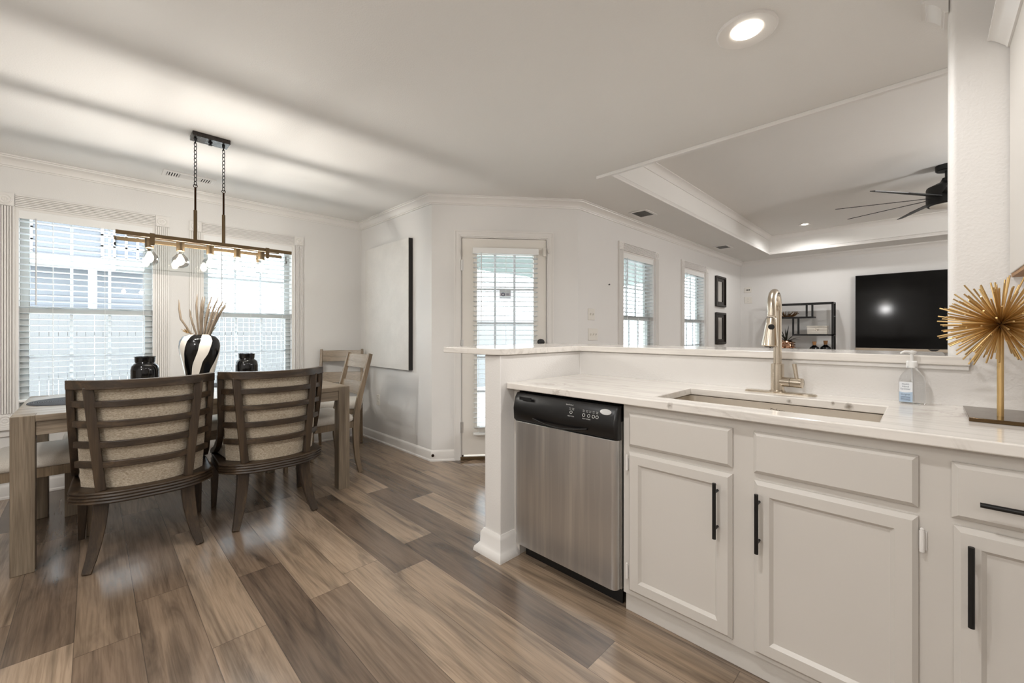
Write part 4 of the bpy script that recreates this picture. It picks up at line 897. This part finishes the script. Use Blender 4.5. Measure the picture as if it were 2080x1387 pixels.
mb = MB(); mb.box(-0.9205, -0.915, 1.580, 1.596, 0.09, 0.80); mb.build('side_trim', M['steel'], o, world=True)

# ================================================================== dining corner
ty0, ty1, tx0, tx1, TT = -0.281, 1.380, -4.055, -3.113, 0.771
o = thing('dining_table', 'grey washed oak dining table with thick square legs', 'table', ((tx0 + tx1) / 2, (ty0 + ty1) / 2, 0)); L = 0.082
mb = MB(); T = 0.032
mb.box(tx0 + L, tx1 - L, ty0, ty1, TT - T, TT); mb.box(tx1 - L, tx1, ty0 + L, ty1 - L, TT - T, TT); mb.box(tx0, tx0 + L, ty0 + L, ty1 - L, TT - T, TT); mb.build('table_top', M['taby'], o, world=True, bev=0.0015)
mb = MB(); mb.box(tx1 - 0.030, tx1 - 0.008, ty0 + L, ty1 - L, TT - 0.100, TT - T); mb.build('apron', M['taby'], o, world=True, bev=0.002)
mb = MB(); mb.box(tx0 + 0.008, tx0 + 0.030, ty0 + L, ty1 - L, TT - 0.100, TT - T); mb.build('apron', M['taby'], o, world=True, bev=0.002)
for y in (ty0 + 0.008, ty1 - 0.030): mb = MB(); mb.box(tx0 + L, tx1 - L, y, y + 0.022, TT - 0.100, TT - T); mb.build('apron', M['tabx'], o, world=True, bev=0.002)
for x in (tx0, tx1 - L):
    for y in (ty0, ty1 - L):
        mb = MB(); mb.box(x, x + L, y, y + L, 0.0, TT); mb.build('leg', M['tabz'], o, world=True, bev=0.003)

# barrel chairs: local +Y is the back of the chair
def back_y(x, hw, yc, ye, p=2.6): return yc - (yc - ye) * (abs(x) / hw) ** p
def make_barrel(label, loc, rz):
    o = thing('barrel_chair', label, 'chair', loc, rz, 'barrel chairs on the near side of the table')
    P = lambda nm, mb, m='barrel', **k: mb.build(nm, M[m], o, **k)
    # reeded seat rim
    def outline(g):
        hw = 0.288 + g; pts = []
        for k in range(25):
            x = hw * math.sin(-PI / 2 + PI * k / 24); pts.append((-x, back_y(x, hw, 0.300 + g, 0.165 + g, 3.2)))
        return [(hw * 0.94, -0.262 - g), (hw, -0.14)] + pts + [(-hw, -0.14), (-hw * 0.94, -0.262 - g)]
    mb = MB(); rings = []; n = 4; z0, z1 = 0.330, 0.392
    prof = [(-0.012, z0), (-0.002, z0)]
    for k in range(n):
        a = z0 + (z1 - z0) * k / n; h = (z1 - z0) / n
        prof += [(0.000, a + h * 0.08), (0.006, a + h * 0.35), (0.006, a + h * 0.65), (0.000, a + h * 0.92)]
    prof += [(-0.004, z1), (-0.05, z1 + 0.001)]
    mb.loft([[(x, y, z) for x, y in outline(g)] for g, z in prof]); P('seat_rim', mb, 'barrelx', smooth=60)
    mb = MB(); cs = [(-0.012, 0.393), (0.000, 0.405), (0.003, 0.430), (-0.008, 0.458), (-0.05, 0.474), (-0.12, 0.480)]
    mb.loft([[(x * (0.86 if y > -0.1 else 0.96), min(y, 0.10), z) for x, y in outline(g)] for g, z in cs]); P('seat_cushion', mb, 'tweed', smooth=60)
    # upholstered shell
    def row(z, inset):
        f = (z - 0.40) / 0.53; hw = 0.250 + 0.026 * f - inset * 0.4; yc = 0.260 + 0.038 * f - inset; ye = 0.112 + 0.040 * f - inset * 0.5
        return [(hw * math.sin(-PI / 2 + PI * k / 20), z) for k in range(21)], hw, yc, ye
    mb = MB(); rings = []
    for z in (0.394, 0.42, 0.52, 0.64, 0.76, 0.86, 0.902, 0.912):
        r, hw, yc, ye = row(z, 0.0 if z < 0.9 else 0.012); ou = [(x, back_y(x, hw, yc, ye), z) for x, _ in r]
        r, hw, yc, ye = row(z, 0.055 if z < 0.9 else 0.045); inn = [(x, back_y(x, hw, yc, ye), z) for x, _ in r][::-1]
        rings.append(ou + inn)
    mb.loft(rings); P('upholstered_back', mb, 'tweed', smooth=60)
    # frame of the back: top rail, outer and inner stiles, four curved slats
    def hw_(z): f = (z - 0.40) / 0.53; return 0.262 + 0.022 * f
    def yc_(z): f = (z - 0.40) / 0.53; return 0.288 + 0.034 * f
    def ye_(z): f = (z - 0.40) / 0.53; return 0.150 + 0.020 * f
    def on(x, z, dy=0): return Vector((x, back_y(x, hw_(z), yc_(z), ye_(z)) + dy, z))
    def curve(z, x0, x1, n=18): return [on(x0 + (x1 - x0) * k / n, z) for k in range(n + 1)]
    z = 0.922; xs = [0.288 * math.sin(-PI / 2 + PI * k / 24) for k in range(25)]
    pts = [Vector((x, back_y(x, 0.29, yc_(z) + 0.002, ye_(z)), z)) for x in xs]; mb = MB(); mb.rect_sweep(pts, (0, 0, 1), 0.046, 0.034); P('top_rail', mb, 'barrelx', bev=0.003)
    for z in (0.825, 0.725, 0.622, 0.522):
        mb = MB(); h = hw_(z) - 0.004; mb.rect_sweep([on(h * math.sin(-PI / 2 + PI * k / 24), z, -0.002) for k in range(25)], (0, 0, 1), 0.033, 0.018); P('slat', mb, 'barrelx', bev=0.003)
    for s in (-1, 1):
        zs = [0.910, 0.80, 0.70, 0.60, 0.50, 0.42, 0.392]
        pts = [on(s * (0.172 + 0.046 * (z - 0.392) / 0.52), z, 0.006) for z in zs]; mb = MB(); mb.rect_sweep(pts, (1, 0, 0), 0.040, 0.030); P('stile', mb, bev=0.003)
        pts = [Vector((s * 0.284, 0.160, 0.922)), Vector((s * 0.283, 0.158, 0.84)), Vector((s * 0.280, 0.145, 0.74)), Vector((s * 0.276, 0.122, 0.64)), Vector((s * 0.274, 0.085, 0.55)), Vector((s * 0.276, 0.03, 0.48)), Vector((s * 0.280, -0.05, 0.435)), Vector((s * 0.282, -0.13, 0.412)), Vector((s * 0.282, -0.17, 0.396))]
        mb = MB(); mb.rect_sweep(pts, (1, 0, 0), 0.030, [0.040, 0.040, 0.042, 0.044, 0.044, 0.04, 0.036, 0.030, 0.02]); P('side_post', mb, bev=0.003)
        zs = [0.335, 0.27, 0.20, 0.13, 0.06, 0.0]; off = [0.0, 0.006, 0.017, 0.033, 0.055, 0.082]
        pts = [Vector((s * (0.172 + 0.62 * q), 0.192 + q * 0.9, z)) for z, q in zip(zs, off)]
        mb = MB(); mb.rect_sweep(pts, (1, 0, 0), [0.060, 0.059, 0.056, 0.050, 0.043, 0.036], [0.058, 0.056, 0.052, 0.047, 0.041, 0.035]); P('rear_leg', mb, bev=0.003)
        mb = MB(); mb.rect_sweep([(s * 0.262, -0.238, 0.335), (s * 0.264, -0.248, 0.16), (s * 0.268, -0.258, 0.0)], (1, 0, 0), [0.044, 0.038, 0.028], [0.044, 0.038, 0.028]); P('front_leg', mb, bev=0.003)
    return o
b1 = make_barrel('slat backed upholstered barrel chair at the table, nearer its left end', (-3.150, 0.212, 0), -PI / 2 + math.radians(-2.5))
b2 = dup(b1, (-3.152, 0.832, 0), -PI / 2 + math.radians(-3), 'slat backed upholstered barrel chair at the table, nearer its right end')

# ladder-back side chairs: local +Y is the back
def make_side(label, loc, rz):
    o = thing('ladder_back_chair', label, 'chair', loc, rz, 'ladder back chairs around the table'); P = lambda nm, mb, m='chz', **k: mb.build(nm, M[m], o, **k)
    hw = 0.205
    for s in (-1, 1):
        pts = [(s * hw, 0.262, 0.0), (s * hw, 0.235, 0.12), (s * hw, 0.222, 0.25), (s * hw, 0.220, 0.38), (s * hw, 0.226, 0.48), (s * hw, 0.252, 0.62), (s * hw, 0.300, 0.80), (s * hw, 0.352, 0.995)]
        mb = MB(); mb.rect_sweep(pts, (1, 0, 0), 0.026, [0.034, 0.040, 0.046, 0.052, 0.052, 0.044, 0.038, 0.034]); P('rear_post', mb, bev=0.003)
        mb = MB(); mb.rect_sweep([(s * hw, -0.195, 0.0), (s * hw, -0.195, 0.435)], (1, 0, 0), [0.030, 0.038], [0.030, 0.038]); P('front_leg', mb, bev=0.003)
        mb = MB(); mb.box(s * hw - 0.010, s * hw + 0.010, -0.176, 0.20, 0.385, 0.437); P('side_rail', mb, 'chz', bev=0.002)
    mb = MB(); mb.box(-hw + 0.019, hw - 0.019, -0.206, -0.186, 0.385, 0.437); P('front_rail', mb, 'chx', bev=0.002)
    mb = MB(); mb.box(-hw + 0.012, hw - 0.012, 0.212, 0.232, 0.385, 0.437); P('back_rail', mb, 'chx', bev=0.002)
    for z0, z1 in ((0.868, 0.985), (0.645, 0.755)):
        mb = MB(); rings = []
        for k in range(9):
            x = -hw + 0.010 + (2 * hw - 0.020) * k / 8; bow = 0.020 * (1 - (2 * k / 8 - 1) ** 2)
            y = lambda z: 0.226 + (z - 0.48) * (0.126 / 0.515) + bow
            rings.append([(x, y(z0) - 0.008, z0), (x, y(z0) + 0.008, z0), (x, y(z1) + 0.008, z1), (x, y(z1) - 0.008, z1)])
        mb.loft(rings); P('back_slat', mb, 'chx', bev=0.002)
    mb = MB()
    def so(g, z): return [(p[0], p[1], z) for p in rr(-hw - 0.022 - g, hw + 0.022 + g, -0.225 - g, 0.198 + g, 0, 0.035)]
    mb.loft([so(-0.012, 0.438), so(0.0, 0.448), so(0.003, 0.470), so(-0.006, 0.492), so(-0.03, 0.506), so(-0.08, 0.512)]); P('seat_cushion', mb, 'linen', smooth=60)
    return o
c1 = make_side('light oak ladder back chair pulled up at the right head of the table', (-3.600, 1.335, 0), 0.0)
dup(c1, (-4.19, 1.738, 0), math.radians(60.6), 'light oak ladder back chair standing in the corner behind the table')
dup(c1, (-3.655, -0.205, 0), PI, 'cream cushioned side chair at the left head of the table, cut by the frame')
# upholstered bench on the window side
o = thing('dining_bench', 'cream upholstered bench under the window side of the table', 'bench', (-4.07, 0.47, 0))
by0_, by1_, bxa, bxb = -0.14, 1.10, -4.285, -3.886
mb = MB(); mb.loft([rr(bxa + e, bxb - e, by0_ + e, by1_ - e, z, 0.04) for e, z in ((0.012, 0.421), (0.0, 0.432), (-0.003, 0.46), (0.006, 0.486), (0.03, 0.500))]); mb.build('seat_cushion', M['linen'], o, world=True, smooth=60)
mb = MB(); mb.box(bxa + 0.012, bxb - 0.012, by0_ + 0.012, by1_ - 0.012, 0.35, 0.420); mb.build('bench_rail', M['taby'], o, world=True, bev=0.003)
for x in (bxa + 0.014, bxb - 0.074):
    for y in (by0_ + 0.014, by1_ - 0.074): mb = MB(); mb.box(x, x + 0.06, y, y + 0.06, 0, 0.3495); mb.build('leg', M['tabz'], o, world=True, bev=0.003)

# on the table
pm = NT('charcoal_weave'); sp = pm.add('ShaderNodeSeparateXYZ'); pm.link(pm.coord('Object'), sp.inputs[0])
rad = pm.math('SQRT', pm.math('ADD', pm.math('POWER', sp.outputs[0], 2), pm.math('POWER', sp.outputs[1], 2)))
rib = pm.math('SINE', pm.math('MULTIPLY', rad, 700)); pm.base(pm.ramp(rib, [(0.1, s2l((46, 48, 54))), (0.9, s2l((84, 88, 96)))])); pm.bump(rib, 0.4, 0.003)
def mat_(label, x, y, r=0.19):
    mb = MB(); mb.lathe([(0.001, TT + 0.0003), (r, TT + 0.0003), (r, TT + 0.004), (r - 0.003, TT + 0.006), (0.001, TT + 0.006)], (x, y), 48); o = mb.build('placemat', pm.m)
    o.data.transform(Matrix.Translation((-x, -y, -TT))); o.location = (x, y, TT); tag(o, label, 'placemat', 'round placemats on the dining table'); return o
pm.set(0.8)
mat_('round charcoal placemat at the left head of the table', -3.62, -0.075)
mat_('round charcoal placemat in front of the left barrel chair', -3.32, 0.27, 0.175)
mat_('round charcoal placemat between the barrel chair backs, nearer edge of the table', -3.31, 0.80)
mat_('round charcoal placemat between the barrel chair backs, window edge of the table', -3.86, 0.80)
def jar(label, x, y):
    o = thing('ginger_jar', label, 'jar', (x, y, TT), 0, 'black jars flanking the vase'); mb = MB()
    mb.lathe([(0.001, 0.0005), (0.062, 0.0005), (0.069, 0.008), (0.071, 0.03), (0.071, 0.165), (0.067, 0.190), (0.054, 0.206), (0.049, 0.210), (0.048, 0.216), (0.001, 0.216)], n=40); mb.build('jar_body', M['blackgloss'], o)
    mb = MB(); mb.lathe([(0.047, 0.216), (0.051, 0.218), (0.052, 0.246), (0.055, 0.248), (0.055, 0.252), (0.048, 0.253), (0.047, 0.224), (0.001, 0.222)], n=40); mb.build('jar_neck', M['blackgloss'], o); return o
jar('glossy black jar left of the striped vase', -3.60, 0.240); jar('glossy black jar right of the striped vase', -3.60, 0.812)
o = thing('striped_vase', 'tall black and white zebra striped vase at the middle of the table', 'vase', (-3.60, 0.529, TT))
mb = MB(); mb.lathe([(0.001, 0.0005), (0.058, 0.0005), (0.062, 0.012), (0.075, 0.08), (0.096, 0.18), (0.113, 0.26), (0.1185, 0.312), (0.114, 0.350), (0.098, 0.378), (0.075, 0.390), (0.064, 0.393), (0.060, 0.390), (0.058, 0.37), (0.001, 0.36)], n=56); mb.build('vase_body', M['zebra'], o)
st = thing('dried_stems', 'bundle of dried pod stems standing in the striped vase', 'dried stems', (-3.60, 0.529, TT + 0.362))
stalk = wood('dried_stalk', (74, 62, 50), (112, 98, 82), (146, 132, 114), 'z', 0.7)
tips = [(-0.118, 0.62), (-0.022, 0.66), (0.012, 0.645), (0.035, 0.655), (0.062, 0.66), (0.10, 0.65), (0.135, 0.63), (0.155, 0.615), (0.17, 0.61), (0.02, 0.60), (0.07, 0.60), (0.115, 0.585), (-0.05, 0.56)]
for k, (tx, tz) in enumerate(tips):
    xo = random.uniform(-0.08, 0.08); b0 = Vector((random.uniform(-0.02, 0.02), tx * 0.28, 0.004)); e0 = Vector((xo, tx * 1.0, tz - 0.362 + 0.012)); mid = (b0 + e0) / 2 + Vector((random.uniform(-.012, .012), -0.006 if tx > -0.1 else -0.03, 0))
    q1 = b0.lerp(mid, 0.5); q2 = mid.lerp(e0, 0.5) + Vector((0, -0.003, 0.002)); mb = MB(); mb.tube([b0, q1, mid, q2, mid.lerp(e0, 0.8), e0], [0.0055, 0.006, 0.0068, 0.006, 0.0042, 0.0012], 8); mb.build('stalk', stalk, st)
mb = MB()
for k in range(16):
    a = random.uniform(0, 2 * PI); c0 = Vector((0.0, -0.070, 0.046)); d = Vector((math.cos(a) * 0.02, -0.014 + math.sin(a) * 0.020, random.uniform(-0.006, 0.028))); mb.tube([c0 * 0.6 + Vector((0, 0, 0.01)), c0 + d * 0.5, c0 + d], [0.002, 0.003, 0.001], 6)
mb.build('husk', plastic('straw', (150, 122, 84), 0.8, 0.3), st)
mb = MB()
for k in range(5): d = Vector((0.0, 0.010 * (k - 1.5), 0.075 - 0.008 * abs(k - 2))); c0 = Vector((0, 0.062, 0.034)); mb.rect_sweep([c0, c0 + d * 0.5, c0 + d + Vector((0, 0.012, 0))], (0, 1, 0), [0.006, 0.010, 0.001], 0.002)
mb.build('leaf', plastic('grey_leaf', (112, 108, 92), 0.8, 0.2), st)

# ------------------------------------------------------------------ linear glass pendant
px, y0, y1 = -3.27, 0.088, 0.985; zb1, zb0 = 1.746, 1.724
o = thing('glass_pendant', 'long clear glass box pendant with five globe bulbs on chains', 'chandelier', (px, 0.553, ZC)); bx = 0.006; hwd = 0.062
P = lambda nm, mb, m, par=None, **k: mb.build(nm, M[m], par or o, world=True, **k)
mb = MB(); mb.box(px - 0.055, px + 0.055, 0.436, 0.634, ZC - 0.028, ZC - 0.0003); cn = P('canopy', mb, 'canopym', bev=0.002)
mb = MB(); mb.lathe([(0.001, ZC - 0.028), (0.012, ZC - 0.028), (0.012, ZC - 0.033), (0.006, ZC - 0.036), (0.006, ZC - 0.040), (0.011, ZC - 0.044), (0.011, ZC - 0.048), (0.001, ZC - 0.049)], (px, 0.535), 20); P('finial', mb, 'blackm')
for yc in (0.457, 0.606):
    mb = MB(); mb.lathe([(0.001, ZC - 0.028), (0.009, ZC - 0.028), (0.008, ZC - 0.040), (0.004, ZC - 0.043), (0.001, ZC - 0.043)], (px, yc), 14); mb.torus((px, yc, ZC - 0.050), (1, 0, 0), (0, 0, 1), 0.009, 0.009, 0.0022); P('hook', mb, 'blackm')
    mb = MB(); z = ZC - 0.066; k = 0
    while z > 2.118: mb.torus((px, yc, z), (0.8, 0.6, 0) if k % 2 else (-0.6, 0.8, 0), (0, 0, 1), 0.0085, 0.0150, 0.0021, 14, 6); z -= 0.0245; k += 1
    P('chain', mb, 'blackm')
    mb = MB(); mb.torus((px, yc, 2.103), (0, 1, 0), (0, 0, 1), 0.010, 0.010, 0.0022); mb.tube([(px, yc, 2.095), (px, yc, 1.945)], 0.0055, 12); P('upper_rod', mb, 'dbronze')
    mb = MB(); mb.tube([(px, yc, 1.95), (px, yc, 1.7455)], 0.0095, 4); P('lower_rod', mb, 'bronze')
gx = 0.115
for sg in (-1, 1): mb = MB(); xq = px + sg * (gx - 0.006); mb.box(xq - 0.006, xq + 0.006, y0, y1, zb0, zb1); P('frame_bar', mb, 'bronze', bev=0.0015)
g0, g1, gz0, gz1 = y0 + 0.006, y1 - 0.006, 1.539, 1.7235; t = 0.004
for nm, q in (('glass_side', (px - gx, px - gx + t, g0, g1, gz0, gz1)), ('glass_side', (px + gx - t, px + gx, g0, g1, gz0, gz1)), ('glass_end', (px - gx + t, px + gx - t, g0, g0 + t, gz0, gz1)), ('glass_end', (px - gx + t, px + gx - t, g1 - t, g1, gz0, gz1)), ('glass_bottom', (px - gx + t, px + gx - t, g0 + t, g1 - t, gz0, gz0 + t))):
    mb = MB(); mb.box(*q); P(nm, mb, 'glassbox', smooth=0)
mb = MB(); mb.box(px - 0.011, px + 0.011, y0 + 0.05, y1 - 0.05, 1.7357, 1.745); P('lamp_channel', mb, 'bronze')
for yc in (0.242, 0.832):
    for s in (-1, 1):
        xq = px + s * (gx + 0.0025); mb = MB(); pr = [(-0.011, zb1 + 0.003), (0.011, zb1 + 0.003)] + [(0.011 * math.cos(a), 1.688 + 0.011 * math.sin(a)) for a in [-PI * k / 10 for k in range(11)]]
        mb.prism([(a, b) for a, b in pr], (xq - 0.002, yc, 0), (0, 1, 0), (0, 0, 1), (0.004, 0, 0)); sp_ = P('strap', mb, 'bronze')
        mb = MB(); mb.lathe([(0.006, xq + s * 0.002), (0.006, xq + s * 0.005), (0.002, xq + s * 0.006)], (yc, 1.689), 12, 'x'); P('strap_screw', mb, 'bronze', sp_)
    mb = MB(); mb.box(px - gx - 0.002, px + gx + 0.002, yc - 0.007, yc + 0.007, zb1, zb1 + 0.003); P('strap_bridge', mb, 'bronze')
for ye, s in ((g0, -1), (g1, 1)):
    mb = MB(); mb.box(px - 0.006, px + 0.006, ye + s * 0.0005 - (0.003 if s < 0 else 0), ye + s * 0.0005 + (0.003 if s > 0 else 0), 1.672, 1.7235); mb.lathe([(0.009, ye + s * 0.0036), (0.009, ye + s * 0.008), (0.001, ye + s * 0.009)], (px, 1.684), 14, 'y'); P('end_clip', mb, 'blackm')
for yc in (0.238, 0.383, 0.534, 0.682, 0.824):
    mb = MB(); mb.lathe([(0.001, 1.7355), (0.0205, 1.7355), (0.0205, 1.682), (0.018, 1.680), (0.001, 1.680)], (px, yc), 24); so_ = P('lamp_socket', mb, 'bronze')
    mb = MB(); mb.lathe([(0.014, 1.680), (0.015, 1.668), (0.024, 1.655), (0.038, 1.640), (0.0445, 1.622), (0.043, 1.604), (0.034, 1.588), (0.018, 1.579), (0.001, 1.577)], (px, yc), 28, caps=False); bb = P('globe_bulb', mb, 'bulb')
    mb = MB(); mb.lathe([(0.001, 1.655), (0.008, 1.650), (0.017, 1.636), (0.020, 1.622), (0.017, 1.608), (0.009, 1.598), (0.001, 1.595)], (px, yc), 14); P('filament', mb, 'fil', bb)
    lamp('pendant_lamp', (0, yc - 0.553, 1.624 - ZC), 4.8, 'POINT', (1, 0.96, 0.92), 0.015, parent=o)
